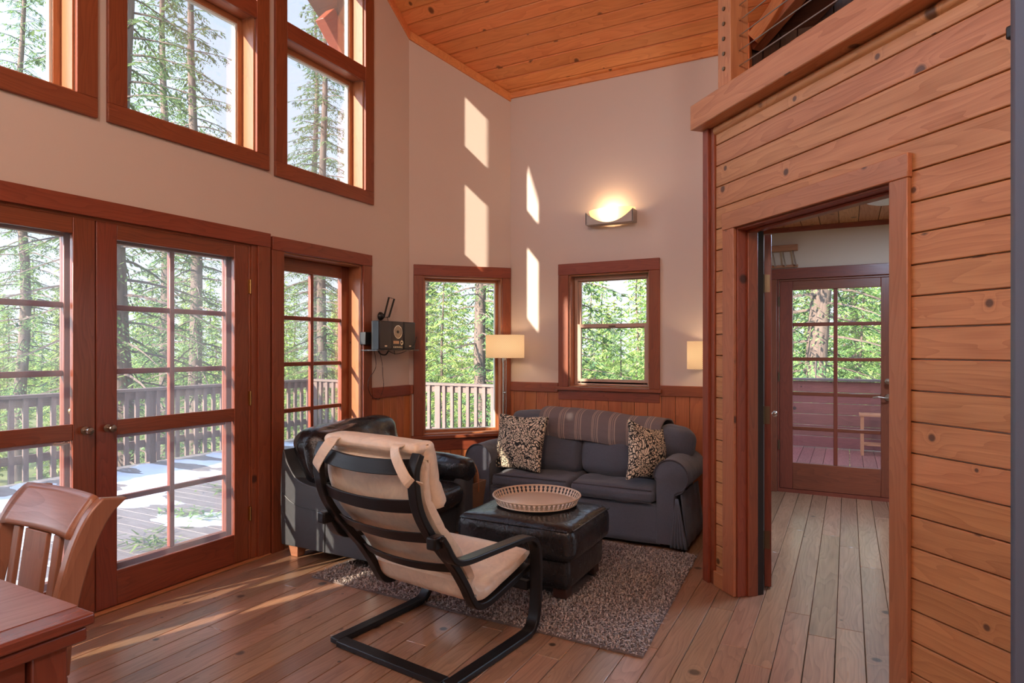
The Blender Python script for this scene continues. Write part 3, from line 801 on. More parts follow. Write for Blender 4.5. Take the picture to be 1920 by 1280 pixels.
# wall sconce: metal back plate with a glass bowl
sc = empty('wall_sconce', (-1.78, 5.14, 2.43), 0, 'glowing wall sconce with a half-moon glass bowl in a metal cradle', 'sconce')
mb = MB(FD)
mb.box(-1.985, -1.59, -.03, 0, 2.44, 2.53, 0)
mb.build('back_plate', M['nickel'], sc, bevel=.003)
arc = lambda x: 2.425 + .095*min(1, abs(x+1.76)/.205)**2.0
mb = MB(FD)
n = 24; xs = [-1.965 + .41*i/n for i in range(n+1)]
poly_top = [(x, arc(x)) for x in xs]
V = []
for y in (-.115, -.105):
    for x, z in poly_top: V.append((x, y, z))
    for x in xs: V.append((x, y, 2.42))
k = n+1
F = []
for i in range(n):
    F.append((i, i+1, k+i+1, k+i)); F.append((2*k+i, 2*k+i+1, 3*k+i+1, 3*k+i)); F.append((i, i+1, 2*k+i+1, 2*k+i)); F.append((k+i, k+i+1, 3*k+i+1, 3*k+i))
F += [(0, k, 3*k, 2*k), (k-1, 2*k-1, 4*k-1, 3*k-1)]
mb.add(V, F)
mb.box(-1.968, -1.960, -.115, 0, 2.42, 2.52, 2); mb.box(-1.56, -1.552, -.115, 0, 2.42, 2.52, 2); mb.box(-1.966, -1.554, -.115, -.02, 2.415, 2.421, 0)
M['cradle'] = plain('satin_metal', srgb(170,156,146), .45, .4)
mb.build('metal_cradle', M['cradle'], sc)
def bowl(u, v):
    x = -1.965 + .41*u; s = max(0.0, 1-((x+1.76)/.208)**2); zt = 2.545; dep = .125*math.sqrt(s)
    a = v*math.pi/2
    return FDv((x, -.015-(.11*math.sqrt(s)+.004)*math.cos(a)**.8 if a < 1.57 else -.015, zt - dep*math.sin(a)))
FDv = lambda p: (p[0], 5.142+p[1], p[2])
N = NT('sconce_glass'); N.t.nodes.remove(N.b); di = N.n('BsdfTranslucent'); di.inputs[0].default_value = (.95, .80, .58, 1); dd = N.n('BsdfDiffuse'); dd.inputs[0].default_value = (.9, .8, .65, 1); mx = N.n('MixShader'); mx.inputs[0].default_value = .35; N.l(di.outputs[0], mx.inputs[1]); N.l(dd.outputs[0], mx.inputs[2]); N.l(mx.outputs[0], N.out.inputs[0]); M['sconce'] = N.m
MB().grid(bowl, 30, 10).build('glass_bowl', M['sconce'], sc, smooth='all')
MB(FD).tube([(-1.82, -.06, 2.50), (-1.72, -.06, 2.50)], .010, 10).build('bulb', M['bulb'], sc, smooth=True)
lamp('sconce_light', 'POINT', (-1.765, 5.055, 2.515), SCONCE_W, (1.0, .66, .36), .05)

# ------------------------------------------------------------------ shag rug
def rug_mat():
    N = NT('shag_wool'); isl = N.n('NewGeometry').outputs['Random Per Island']; N.set(Roughness=.95)
    N.l(N.ramp(isl, [(0, srgb(124,110,104)), (1, srgb(196,180,170))]), N.b.inputs['Base Color']); N.b.inputs['Sheen Weight'].default_value = .2; return N.m
rug = empty('shag_rug', (-1.85, 3.5, 0), 0, 'grey-brown shag rug under the ottoman and the lounge chair', 'rug')
def rug_pt(u, v):   # corners measured on the floor
    a, b, c, d = Vector((-2.83, 2.77)), Vector((-.80, 2.735)), Vector((-.875, 4.235)), Vector((-2.85, 4.25))
    return (a*(1-u)+b*u)*(1-v)+(d*(1-u)+c*u)*v
mb = MB()
P = [rug_pt(*q) for q in ((0, 0), (1, 0), (1, 1), (0, 1))]
mb.prism([(p.x, p.y) for p in P], .001, .010, 'xy'); mb.build('backing', plain('rug_backing', srgb(110,96,92), .95), rug)
random.seed(11); mb = MB()
NU, NV = 176, 128
for i in range(NU):
    for j in range(NV):
        p = rug_pt((i+random.random())/NU, (j+random.random())/NV)
        if p.x < -2.36 and p.y > 3.0 and random.random() < .75: continue
        if p.x > -1.94 and p.x < -1.33 and p.y > 3.2 and p.y < 3.6: continue
        edge = min(i, NU-1-i, j, NV-1-j) < 2
        a = random.uniform(0, 6.283); h = random.uniform(.014, .026)*(.8 if edge else 1); ln = random.uniform(.008, .02); w = .0065
        dx, dy = math.cos(a), math.sin(a); x, y = p.x, p.y
        q = [(x-dy*w/2, y+dx*w/2, .006), (x+dy*w/2, y-dx*w/2, .006), (x+dx*ln*.5+dy*w*.6, y+dy*ln*.5-dx*w*.6, h), (x+dx*ln*.5-dy*w*.6, y+dy*ln*.5+dx*w*.6, h), (x+dx*ln*1.5, y+dy*ln*1.5, h*.85)]
        mb.add(q, [(0, 1, 2, 3), (3, 2, 4)])
mb.g = [Vector((0, 0, 0))]*len(mb.v)
o = mb.build('pile', rug_mat(), rug); o['kind'] = 'stuff'

# ------------------------------------------------------------------ leather armchair
ac = empty('leather_armchair', (-2.85, 3.42, 0), 0, 'black leather armchair with striped sunlight on its side, by the sidelight window', 'armchair')
prof = smoothpath([(-3.30, .08), (-3.31, .40), (-3.29, .70), (-3.245, .62), (-3.175, .535), (-3.08, .497), (-2.89, .48), (-2.60, .475), (-2.42, .46), (-2.38, .38), (-2.39, .08)], 4)
for y0, y1 in ((2.965, 3.10), (3.745, 3.86)):
    MB().prism([(p.x, p.y) for p in [Vector((q.x, q.y)) for q in prof]], y0, y1, 'xz').build('side_panel', M['leather_side'], ac, bevel=.02, seg=3, smooth=True)
mb = MB()
mb.tube([(-2.915, 2.963, .08), (-2.912, 2.963, .335)], .0035, 6, up=(1, 0, 0)); mb.tube(smoothpath([(-3.29, 2.963, .42), (-3.20, 2.963, .365), (-3.08, 2.963, .342), (-2.75, 2.963, .332), (-2.40, 2.963, .33)]), .0035, 6)
mb.build('seam', M['black'], ac, smooth=True)
mb = MB(); mb.box(-3.30, -3.10, 3.09, 3.75, .08, .66); mb.box(-3.15, -2.42, 3.09, 3.75, .08, .28); mb.build('base', M['leather_side'], ac, bevel=.02, seg=3)
for y0, y1, s in ((2.975, 3.14, 1), (3.70, 3.87, 2)):
    zt = .50 if s == 1 else .60
    MB().rbox(-2.99 if s == 1 else -3.10, -2.33, y0, y1, (.43 if s == 1 else .44), zt, .055, 10, (0, .01, .02), .018, 9, seed=s).build('arm_pad', M['leather'], ac, smooth='all', sub=1)
MB().rbox(-3.02, -2.34, 3.13, 3.72, .28, .44, .06, 9, (.015, 0, .03), .014, 8, seed=4).build('seat_cushion', M['leather'], ac, smooth='all', sub=1)
MB().rbox(-2.45, -2.36, 3.72, 3.865, .08, .50, .03, 5).build('arm_front', M['leather_side'], ac, smooth='all')
Mr = Matrix.Rotation(R_(-17), 3, 'Y') @ Matrix.Rotation(R_(2), 3, 'X')
MB().rbox(-3.235, -2.985, 2.99, 3.86, .45, .85, .10, 12, (.07, .02, .02), .035, 5.5, M=Mr, seed=9).build('back_cushion', M['leather'], ac, smooth='all', sub=1)
for x, y in ((-3.22, 3.03), (-3.22, 3.79), (-2.46, 3.03), (-2.46, 3.79)):
    mb = MB(); mb.add([(x-.03, y-.03, 0), (x+.03, y-.03, 0), (x+.03, y+.03, 0), (x-.03, y+.03, 0), (x-.045, y-.045, .085), (x+.045, y-.045, .085), (x+.045, y+.045, .085), (x-.045, y+.045, .085)], [(0,1,2,3),(4,5,6,7),(0,1,5,4),(1,2,6,5),(2,3,7,6),(3,0,4,7)])
    mb.build('foot', M['chairwood'], ac, bevel=.004)

# ------------------------------------------------------------------ ottoman and tray
ot = empty('leather_ottoman', (-1.63, 3.37, 0), 0, 'square black leather ottoman carrying a round pierced tray', 'ottoman')
zr0 = .03
MB().rbox(-1.965, -1.305, 3.09, 3.64, .075, .27, .035, 8, (.01, .01, 0), .004, 5).build('body', M['leather'], ot, smooth='all', sub=1)
MB().rbox(-1.995, -1.270, 3.055, 3.675, .225, .425, .055, 12, (.012, .012, .022), .007, 8, seed=6).build('cushion_top', M['leather'], ot, smooth='all', sub=1)
for x in (-1.90, -1.37):
    for y in (3.16, 3.58): MB().box(x-.04, x+.04, y-.04, y+.04, .026, .08).build('foot', plain('foot_dark', srgb(60,36,28), .4), ot, bevel=.004)
mb = MB()
mb.tube([(-1.965, 3.06, .405), (-1.30, 3.06, .405)], .005, 6); mb.tube([(-1.275, 3.085, .405), (-1.275, 3.645, .405)], .005, 6)
mb.build('piping', M['leather'], ot, smooth=True)
M['tray'] = plain('tray_enamel', srgb(206,182,158), .35)
tz = .449; tcx, tcy, tr = -1.648, 3.415, .232
tray = empty('serving_tray', (tcx, tcy, tz), 0, 'round cream tray with a pierced gallery rim, lying on the ottoman', 'tray')
MB().lathe([(0, 0), (tr, 0), (tr+.004, .004), (tr, .007), (0, .007)], (tcx, tcy, tz), 64).build('plate', M['tray'], tray, smooth=True)
mb = MB()
def rpt(a, h): rr = tr + .004 + h*.55; return (tcx+rr*math.cos(a), tcy+rr*math.sin(a), tz+h)
for h, rad in ((.004, .004), (.046, .004)):
    mb.tube([rpt(2*math.pi*k/72, h) for k in range(72)], rad, 6, closed=True)
nq = 56
for k in range(nq):
    a = 2*math.pi*k/nq; da = .020
    # pierced strip: hourglass-shaped struts leave cross-shaped holes
    pr = [(0.0, .030), (.010, .044), (.018, .022), (.025, .044), (.035, .022), (.046, .040)]
    for (h0, w0), (h1, w1) in zip(pr, pr[1:]):
        mb.add([rpt(a-w0, h0), rpt(a+w0, h0), rpt(a+w1, h1), rpt(a-w1, h1)], [(0, 1, 2, 3)])
mb.build('gallery_rim', M['tray'], tray, solid=.002)

# ------------------------------------------------------------------ slipcovered sofa
so = empty('slipcovered_sofa', (-1.82, 4.6, 0), 0, 'charcoal slipcovered two-seat sofa with rolled arms below the double-hung window', 'sofa')
YF, YB = 4.27, 4.84
def arm_prof(cx, sgn, grow=0.0):
    """outline of a rolled arm in xz, sgn +1: roll to the right"""
    r = .117+grow; P = []
    P.append((cx-sgn*(.10+grow), .04)); P.append((cx-sgn*(.10+grow), .48))
    for k in range(0, 15):
        a = math.pi - k*math.pi*1.28/14
        P.append((cx+sgn*r*math.cos(a)*1.0, .50+r*math.sin(a)))
    P.append((cx+sgn*.028, .385)); P.append((cx+sgn*.025, .28)); P.append((cx+sgn*.045, .16)); P.append((cx+sgn*(.10), .04))
    return P
for cx, sg in ((-1.057, 1), (-2.573, -1)):
    P = arm_prof(cx, sg)
    mb = MB(); n = len(P)
    ys = [YF, YF+.008, YF+.10, YF+.25, YF+.40, YB-.0]
    sc_ = [.96, 1.0, 1.0, 1.01, 1.0, 1.0]
    V = []
    for yi, y in enumerate(ys):
        for (x, z) in P:
            f = sc_[yi]; wz = .006*noise.noise(Vector((x*8, y*9, z*8)))
            V.append((cx+(x-cx)*f+wz, y, .04+(z-.04)*(f if z > .1 else 1)+wz))
    F = [tuple(range(n)), tuple(reversed(range((len(ys)-1)*n, len(ys)*n)))]
    for i in range(len(ys)-1):
        for k in range(n): F.append((i*n+k, i*n+(k+1) % n, (i+1)*n+(k+1) % n, (i+1)*n+k))
    mb.add(V, F); mb.build('arm', M['sofa'], so, smooth=True)
    mb = MB(); mb.tube(smoothpath([(cx+(x-cx)*.985, YF-.001, z*.99+.005) for x, z in P[1:]], 2), .005, 6, up=(0, 1, 0)); mb.build('piping', M['piping'], so, smooth=True)
# skirt with slight waves, pleats at the corners
def skirt(u, v):
    x = -2.50 + 1.37*u; z = .30*(1-v)+.032*v
    w = .006*math.sin(x*23)*v + .010*noise.noise(Vector((x*6, 0, z*4)))
    return (x, YF+.022 - .020*v - w, z)
MB().grid(skirt, 60, 8).build('skirt', M['sofa'], so, smooth='all', solid=.004)
for cx, sg in ((-1.0, 1), (-2.63, -1)):
    def pleat(u, v):
        # pleated fan below the roll: folds open towards the floor
        a = u*5*math.pi; z = .36*(1-v)+.03*v; sp_ = .01+.055*v
        return (cx+sg*(-.012+sp_*(u*2-1)*.9+.012*v), YF-.006-.014*v*abs(math.sin(a))-.004, z)
    MB().grid(pleat, 26, 8).build('pleat', M['sofa'], so, smooth='all', solid=.004)
MB().box(-2.52, -1.11, YF+.03, YB-.02, .04, .30).build('base', M['sofa'], so)
MB().rbox(-2.60, -1.03, 4.68, 4.87, .04, .72, .05, 10, (0, .0, .01), .012, 5).build('backrest', M['sofa'], so, smooth='all')
def side_skirt(u, v): return (-.967-.030+.045*v+.004*math.sin(u*20), YF+.03+(YB-YF-.03)*u, .38*(1-v)+.03*v)
MB().grid(side_skirt, 20, 6).build('side_skirt', M['sofa'], so, smooth='all', solid=.004)
for x0, x1, sd in ((-2.45, -1.80, 1), (-1.79, -1.165, 2)):
    MB().rbox(x0, x1, YF-.02, 4.68, .30, .405, .035, 12, (.004, .012, .014), .020, 6, seed=sd).build('seat_cushion', M['sofa'], so, smooth='all', sub=1)
    mb = MB()
    for z in (.310, .396): mb.tube([(x0+.02, YF-.012, z), (x0+.2, YF-.023, z+.002), ((x0+x1)/2, YF-.026, z+.003), (x1-.2, YF-.023, z+.002), (x1-.02, YF-.012, z)], .004, 6)
    mb.build('cushion_piping', M['piping'], so, smooth=True)
Mb = Matrix.Rotation(R_(-12), 3, 'X')
for x0, x1, sd, z1 in ((-2.46, -1.83, 3, .86), (-1.82, -1.20, 5, .81)):
    MB().rbox(x0, x1, 4.55, 4.74, .40, z1, .06, 11, (.005, .035, .01), .022, 5, M=Mb, seed=sd).build('back_cushion', M['sofa'], so, smooth='all', sub=1)
Mb2 = Matrix.Rotation(R_(-14), 3, 'X') @ Matrix.Rotation(R_(4), 3, 'Y')
MB().rbox(-1.24, -.985, 4.56, 4.76, .56, .80, .08, 9, (.01, .03, .01), .02, 5, M=Mb2, seed=8).build('corner_cushion', M['sofa'], so, smooth='all', sub=1)

# ------------------------------------------------------------------ scatter pillows
def leaf_mat():
    N = NT('leaf_print'); t = N.n('Attribute', attribute_name='gc').outputs['Vector']
    nz = N.n('TexNoise'); nz.inputs['Scale'].default_value = 9; nz.inputs['Detail'].default_value = 1; N.l(t, nz.inputs['Vector'])
    a = N.n('VectorMath', operation='SCALE'); a.inputs['Scale'].default_value = .12; N.l(nz.outputs['Color'], a.inputs[0])
    b = N.n('VectorMath', operation='ADD'); N.l(t, b.inputs[0]); N.l(a.outputs[0], b.inputs[1])
    v1 = N.n('TexVoronoi', feature='DISTANCE_TO_EDGE'); v1.inputs['Scale'].default_value = 1; N.l(N.vmul(b.outputs[0], (80, 26, 34)), v1.inputs['Vector'])
    v2 = N.n('TexVoronoi', feature='DISTANCE_TO_EDGE'); v2.inputs['Scale'].default_value = 1; N.l(N.vmul(b.outputs[0], (34, 26, 80)), v2.inputs['Vector'])
    sel = N.ramp(N.noise(t, 7, 1), [(.48, (0, 0, 0)), (.52, (1, 1, 1))])
    m = N.mix(sel, v1.outputs['Distance'], v2.outputs['Distance'])
    N.l(N.ramp(m, [(.10, (.012, .011, .012)), (.14, srgb(226,206,180))]), N.b.inputs['Base Color']); N.set(Roughness=.85)
    return N.m
M['leaf'] = leaf_mat()
def pillow(c, w, h, t, rz, rx, ry, label, pinch=.09):
    Mx = Matrix.Rotation(rz, 3, 'Z') @ Matrix.Rotation(rx, 3, 'X') @ Matrix.Rotation(ry, 3, 'Y')
    o = MB().rbox(c[0]-w/2, c[0]+w/2, c[1]-t*.14, c[1]+t*.14, c[2]-h/2, c[2]+h/2, .018, 14, (0, t*.42, 0), .008, 7, M=Mx, pinch=pinch, seed=c[0]).build('throw_pillow', M['leaf'], None, smooth='all', sub=1)
    return tag(o, label, 'pillow', 'leaf-print pillows on the sofa')
pillow((-2.285, 4.43, .628), .47, .44, .15, R_(-10), R_(-17), R_(-1), 'black and cream leaf-print pillow at the left end of the sofa')
pillow((-1.262, 4.435, .625), .42, .43, .17, R_(66), R_(-10), R_(13), 'black and cream leaf-print pillow turned edge-on against the right sofa arm', .2)

# ------------------------------------------------------------------ striped throw over the sofa back
def throw_mat():
    N = NT('striped_throw'); t = N.n('Attribute', attribute_name='gc').outputs['Vector']; s = N.n('SeparateXYZ'); N.l(t, s.inputs[0])
    f = N.math('FRACT', N.math('MULTIPLY', s.outputs[0], 7.2))
    # pairs of fine pale lines on taupe
    def line(c, w): return N.math('LESS_THAN', N.math('ABSOLUTE', N.math('SUBTRACT', f, c)), w)
    m = N.math('MAXIMUM', N.math('MAXIMUM', line(.30, .022), line(.38, .022)), N.math('MAXIMUM', line(.62, .03), line(.50, .014)))
    base = N.mix(N.noise(t, 300, 2), srgb(92,82,84), srgb(128,114,112))
    N.l(N.mix(N.math('MULTIPLY', m, .7), base, srgb(176,152,136)), N.b.inputs['Base Color']); N.set(Roughness=.95)
    N.bump(N.noise(t, 14, 3), .3, .02); return N.m
prof = [(4.535, .655), (4.525, .70), (4.54, .76), (4.565, .825), (4.61, .87), (4.68, .892), (4.76, .885), (4.85, .86), (4.895, .79), (4.90, .68)]
pp = smoothpath([(y, z, 0) for y, z in prof], 4)
def thr(u, v):
    i = v*(len(pp)-1); a = int(min(i, len(pp)-2)); q = pp[a].lerp(pp[a+1], i-a)
    x = -2.19 + .985*u - .10*(1-v)*0 + .05*(v-.3)
    sag = -.045*u*(1 if v > .25 else .5) + .02*math.sin(u*5)*(1-v)
    wv = .012*noise.noise(Vector((u*5, v*2, 3)))
    return (x + (.0 if v > .4 else (.4-v)*.10), q.x + wv - (.01 if u > .9 else 0), q.y + sag + wv)
mb = MB(); nu, nv = 64, 34
V, G = [], []
for i in range(nu):
    for j in range(nv): V.append(thr(i/(nu-1), j/(nv-1))); G.append((i/(nu-1), j/(nv-1), 0))
F = [(i*nv+j, (i+1)*nv+j, (i+1)*nv+j+1, i*nv+j+1) for i in range(nu-1) for j in range(nv-1)]
mb.add(V, F, G); M['throw'] = throw_mat()
o = mb.build('throw_blanket', M['throw'], None, smooth='all', solid=.014)
tag(o, 'taupe throw blanket with fine pale stripes folded over the sofa back', 'blanket')

# ------------------------------------------------------------------ magazine basket
bk = empty('magazine_basket', (-2.55, 4.07, 0), 0, 'small wicker basket with an arched handle squeezed between armchair and sofa', 'basket')
def wick():
    N = NT('wicker'); t = N.n('TexCoord').outputs['Object']; w = N.n('TexWave', bands_direction='Z'); w.inputs['Scale'].default_value = 38; w.inputs['Distortion'].default_value = 1.5; N.l(t, w.inputs['Vector'])
    N.l(N.mix(w.outputs['Fac'], srgb(120,84,60), srgb(186,146,112)), N.b.inputs['Base Color']); N.bump(w.outputs['Fac'], .8, .006); return N.m
mb = MB(); mb.add([(-2.60,3.99,0),(-2.47,3.99,0),(-2.47,4.13,0),(-2.60,4.13,0),(-2.63,3.96,.37),(-2.435,3.96,.37),(-2.435,4.16,.37),(-2.63,4.16,.37),
     (-2.62,3.97,.37),(-2.445,3.97,.37),(-2.445,4.15,.37),(-2.62,4.15,.37),(-2.59,4.0,.01),(-2.48,4.0,.01),(-2.48,4.12,.01),(-2.59,4.12,.01)],
     [(0,1,2,3),(0,1,5,4),(1,2,6,5),(2,3,7,6),(3,0,4,7),(4,5,9,8),(5,6,10,9),(6,7,11,10),(7,4,8,11),(8,9,13,12),(9,10,14,13),(10,11,15,14),(11,8,12,15),(12,13,14,15)])
M['wicker'] = wick(); mb.build('wicker_body', M['wicker'], bk)
MB().sweep(smoothpath([(-2.62, 4.05, .30), (-2.615, 4.05, .42), (-2.58, 4.05, .50), (-2.53, 4.05, .525), (-2.48, 4.05, .50), (-2.447, 4.05, .42), (-2.443, 4.05, .30)]), rect(.02, .012), up=(0, 1, 0)).build('handle', M['stool'], bk, smooth=True)
for k in range(4):
    c = [srgb(52,70,110), srgb(40,36,40), srgb(150,90,50), srgb(180,170,160)][k]
    y = 4.0+k*.03
    o = MB().box(-2.59, -2.475, y, y+.012, .04, .44-.01*k).build('magazine', plain('magazine_cover', c, .3), None, bevel=.001)
    tag(o, ['blue-covered', 'dark-covered', 'brown-covered', 'pale-covered'][k]+' magazine standing in the wicker basket', 'magazine', 'magazines in the basket')

# ------------------------------------------------------------------ bentwood lounge chair, seen from behind
LC = Vector((-1.72, 2.45, 0)); la = R_(-7)
lc = empty('bentwood_lounge_chair', LC, la, 'black bentwood cantilever lounge chair with cream leather cushion seen from behind', 'lounge chair')
M['ebony'] = wood('ebonised_wood', (.014, .012, .012), (.006, .005, .005), .34, .05, 0, fine=.5, ring=10, bump=.1)
M['ebony'].node_tree.nodes['Principled BSDF'].inputs['Specular IOR Level'].default_value = .3
back = [(-.405, .955), (-.43, .90), (-.43, .83), (-.41, .74), (-.36, .65), (-.27, .54), (-.19, .45), (-.12, .35), (-.085, .29), (-.045, .243), (.02, .232), (.12, .248), (.30, .29), (.36, .305)]
def side(x): return smoothpath([(x, a, b) for a, b in back], 5)
for x in (-.285, .285):
    MB().sweep(side(x), rect(.044, .026), up=(1, 0, 0)).build('side_frame', M['ebony'], lc, bevel=.004, local=True) if False else None
def sw(mb, pts, wx, tn):
    """sweep a strip whose width lies along local x"""
    P = [Vector(p) for p in pts]; n = len(P); V, G, F = [], [], []; L = random.uniform(0, 9)
    for i, p in enumerate(P):
        t = (P[min(i+1, n-1)]-P[max(i-1, 0)]).normalized(); nn = Vector((1, 0, 0)).cross(t).normalized()
        if i: L += (P[i]-P[i-1]).length
        for a, b in rect(wx, tn): V.append(p+Vector((a, 0, 0))+nn*b); G.append((L, a, b))
    for i in range(n-1):
        for k in range(4): F.append((i*4+k, i*4+(k+1) % 4, i*4+4+(k+1) % 4, i*4+4+k))
    F += [(3, 2, 1, 0), ((n-1)*4, (n-1)*4+1, (n-1)*4+2, (n-1)*4+3)]
    return mb.add(V, F, G)
for x in (-.285, .285): sw(MB(), side(x), .046, .030).build('side_frame', M['ebony'], lc, bevel=.004, local=True)
armp = [(-.355, .625), (-.325, .585), (-.29, .53), (-.25, .502), (-.18, .49), (-.05, .486), (.10, .482), (.22, .478), (.29, .465), (.335, .43), (.352, .37), (.355, .25), (.345, .12), (.325, .055), (.285, .024), (.22, .018), (0, .016), (-.30, .016)]
for x in (-.345, .345): sw(MB(), smoothpath([(x, a, b) for a, b in armp], 6), .060, .026).build('arm_and_runner', M['ebony'], lc, bevel=.005, local=True)
def at_back(z, off=0):
    for (a, b), (c, d) in zip(back, back[1:]):
        if (b-z)*(d-z) <= 0 and b != d: t = (z-b)/(d-b); return a+(c-a)*t
    return back[0][0]
for z0, z1 in ((.935, .875), (.775, .718), (.628, .575), (.462, .418)):
    mb = MB(); n = 14; V, G, F = [], [], []
    for i in range(n+1):
        u = -1+2*i/n; x = .262*u; bow = -.030*(1-u*u)
        for (z, o_) in ((z0, 0), (z0, .014), (z1, .014), (z1, 0)):
            yb = at_back(z); V.append((x, yb+bow-.004+o_, z-.012*(1-u*u))); G.append((x+z0*9, z, o_))
    for i in range(n):
        for k in range(4): F.append((i*4+k, i*4+(k+1) % 4, i*4+4+(k+1) % 4, i*4+4+k))
    F += [(3, 2, 1, 0), (n*4, n*4+1, n*4+2, n*4+3)]
    mb.add(V, F, G).build('back_slat', M['ebony'], lc, bevel=.003, local=True)
MB().box(-.315, .315, -.315, -.255, .004, .030).build('rear_crossbar', M['ebony'], lc, bevel=.004, local=True)
MB().box(-.315, .315, .315, .350, .20, .245).build('front_crossbar', M['ebony'], lc, bevel=.004, local=True)
MB().box(-.262, .262, .30, .33, .265, .30).build('front_seat_rail', M['ebony'], lc, bevel=.004, local=True)
for s in (-1, 1):
    mb = MB(); M3 = Matrix.Rotation(R_(0), 3, 'X'); mb.box(s*.308, s*.356, -.388, -.325, .58, .632); mb.build('arm_bracket', M['ebony'], lc, bevel=.008, local=True)
    for (y, z) in ((-.345, .605), (-.075, .30)):
        mb = MB(lambda p: Vector((s*(.308 if z < .5 else .362)+s*p[2], y+p[0], z+p[1]))); mb.lathe([(0, .004), (.006, .004), (.007, 0)], seg=10); mb.build('bolt', M['steel'], lc, smooth=True, local=True)
# cushion: one long padded leather piece following the frame, plus a head pillow with straps
cpath = smoothpath([(a+.055*1, b+.02) if False else (0, a, b) for a, b in []] or [(0, -.375, .925), (0, -.385, .84), (0, -.365, .755), (0, -.315, .665), (0, -.225, .56), (0, -.15, .46), (0, -.085, .355), (0, -.055, .300), (0, .0, .272), (0, .09, .288), (0, .25, .328), (0, .385, .370)], 5)
def cushion(path, wid, th, mb, wr=.006):
    P = path; n = len(P); m = 20; V, G, F = [], [], []; L = 0
    for i, p in enumerate(P):
        t = (P[min(i+1, n-1)]-P[max(i-1, 0)]).normalized(); nn = Vector((1, 0, 0)).cross(t).normalized()
        if nn.y < 0 and abs(nn.y) > abs(nn.z): nn = -nn
        if abs(nn.z) >= abs(nn.y) and nn.z < 0: nn = -nn
        if i: L += (P[i]-P[i-1]).length
        e = min(1, math.sqrt(max(0, 1-(1-min(1, min(i, n-1-i)/2.5))**2)))*.97+.03
        for k in range(m):
            a = 2*math.pi*k/m; cx, sz = math.cos(a), math.sin(a)
            x = wid/2*math.copysign(abs(cx)**.28, cx); z = th/2*e*math.copysign(abs(sz)**.45, sz)
            q = p+Vector((x, 0, 0))+nn*(z+th*.0+wr*noise.noise(Vector((x*6, L*9, z*3)))-.004*max(0, math.cos(L*2*math.pi/.17))**8*(1 if z > 0 else 0)*2)
            V.append(q); G.append((x, L, z))
    for i in range(n-1):
        for k in range(m): F.append((i*m+k, i*m+(k+1) % m, (i+1)*m+(k+1) % m, (i+1)*m+k))
    F += [tuple(reversed(range(m))), tuple((n-1)*m+k for k in range(m))]
    return mb.add(V, F, G)
cushion([p+Vector((0, .022 if i < 30 else 0, .0)) for i, p in enumerate(cpath)], .585, .062, MB()).build('seat_and_back_cushion', M['cream'], lc, smooth=True, local=True)
hp = smoothpath([(0, -.385, .990), (0, -.362, .94), (0, -.345, .86), (0, -.318, .775), (0, -.290, .72)], 5)
cushion([p+Vector((0, .035, 0)) for p in hp], .575, .095, MB()).build('head_pillow', M['cream'], lc, smooth=True, local=True)
MB().rbox(-.285, .285, -.418, -.30, .945, .995, .025, 10, (0, 0, .008), .006, 8).build('pillow_top_roll', M['cream'], lc, smooth='all', local=True)
for s in (-1, 1):
    mb = MB(); w = .026
    pts = smoothpath([(s*.190, -.33, .985), (s*.190, -.412, .985), (s*.195, -.445, .965), (s*.232, -.458, .915), (s*.278, -.454, .855), (s*.300, -.415, .83)], 5)
    P = [Vector(p) for p in pts]; V, F = [], []
    for i, p in enumerate(P):
        t = (P[min(i+1, len(P)-1)]-P[max(i-1, 0)]).normalized(); sd = t.cross(Vector((0, -1, 0)) if i > 6 else Vector((0, -.5, .85))).normalized()
        V += [p-sd*w, p+sd*w]
    F = [(2*i, 2*i+1, 2*i+3, 2*i+2) for i in range(len(P)-1)]
    mb.add(V, F).build('strap', M['cream'], lc, solid=.004, local=True)

# ------------------------------------------------------------------ dining table and chair
dt = empty('dining_table', (-2.0, .5, 0), 0, 'cherry wood dining table with a drawer at the lower left edge', 'table')
tx, ty = -1.588, .866
MB().box(-2.55, tx-.0, -.35, ty, .712, .74, 1).build('top', M['table_edge'], dt, bevel=.006)
mb = MB(); x = tx-.075
while x > -2.55: mb.box(max(x-.28, -2.55), x, -.35, ty-.001, .7395, .7415, 0 if False else 1); x -= .28
mb.build('top_field', M['table'], dt)
MB().box(-2.53, tx-.012, -.34, ty-.012, .675, .708, 1).build('lower_leaf', M['table_edge'], dt, bevel=.005)
for (x, y) in ((tx-.032, ty-.045), (-2.49, ty-.045), (tx-.032, -.28), (-2.49, -.28)):
    MB().box(x-.065, x, y-.075, y, 0, .675, 2).build('leg', M['table_edge'], dt, bevel=.004)
dr = MB().box(tx-.075, tx-.045, .18, ty-.125, .555, .668, 1).build('drawer', M['table_edge'], dt, bevel=.003)
MB().sweep([(tx-.045, .56, .63), (tx-.030, .56, .63), (tx-.030, .66, .63), (tx-.045, .66, .63)], rect(.018, .012)).build('handle', M['black'], dr)
MB().box(-2.49, tx-.07, -.30, ty-.07, .60, .675, 0).build('apron', M['table_edge'], dt)
nk = MB().box(-1.86, -1.80, .60, .700, .742, .80).build('napkin_holder', M['chairwood'], None, bevel=.004)
tag(nk, 'corner of a dark wooden holder standing on the dining table', 'napkin holder')

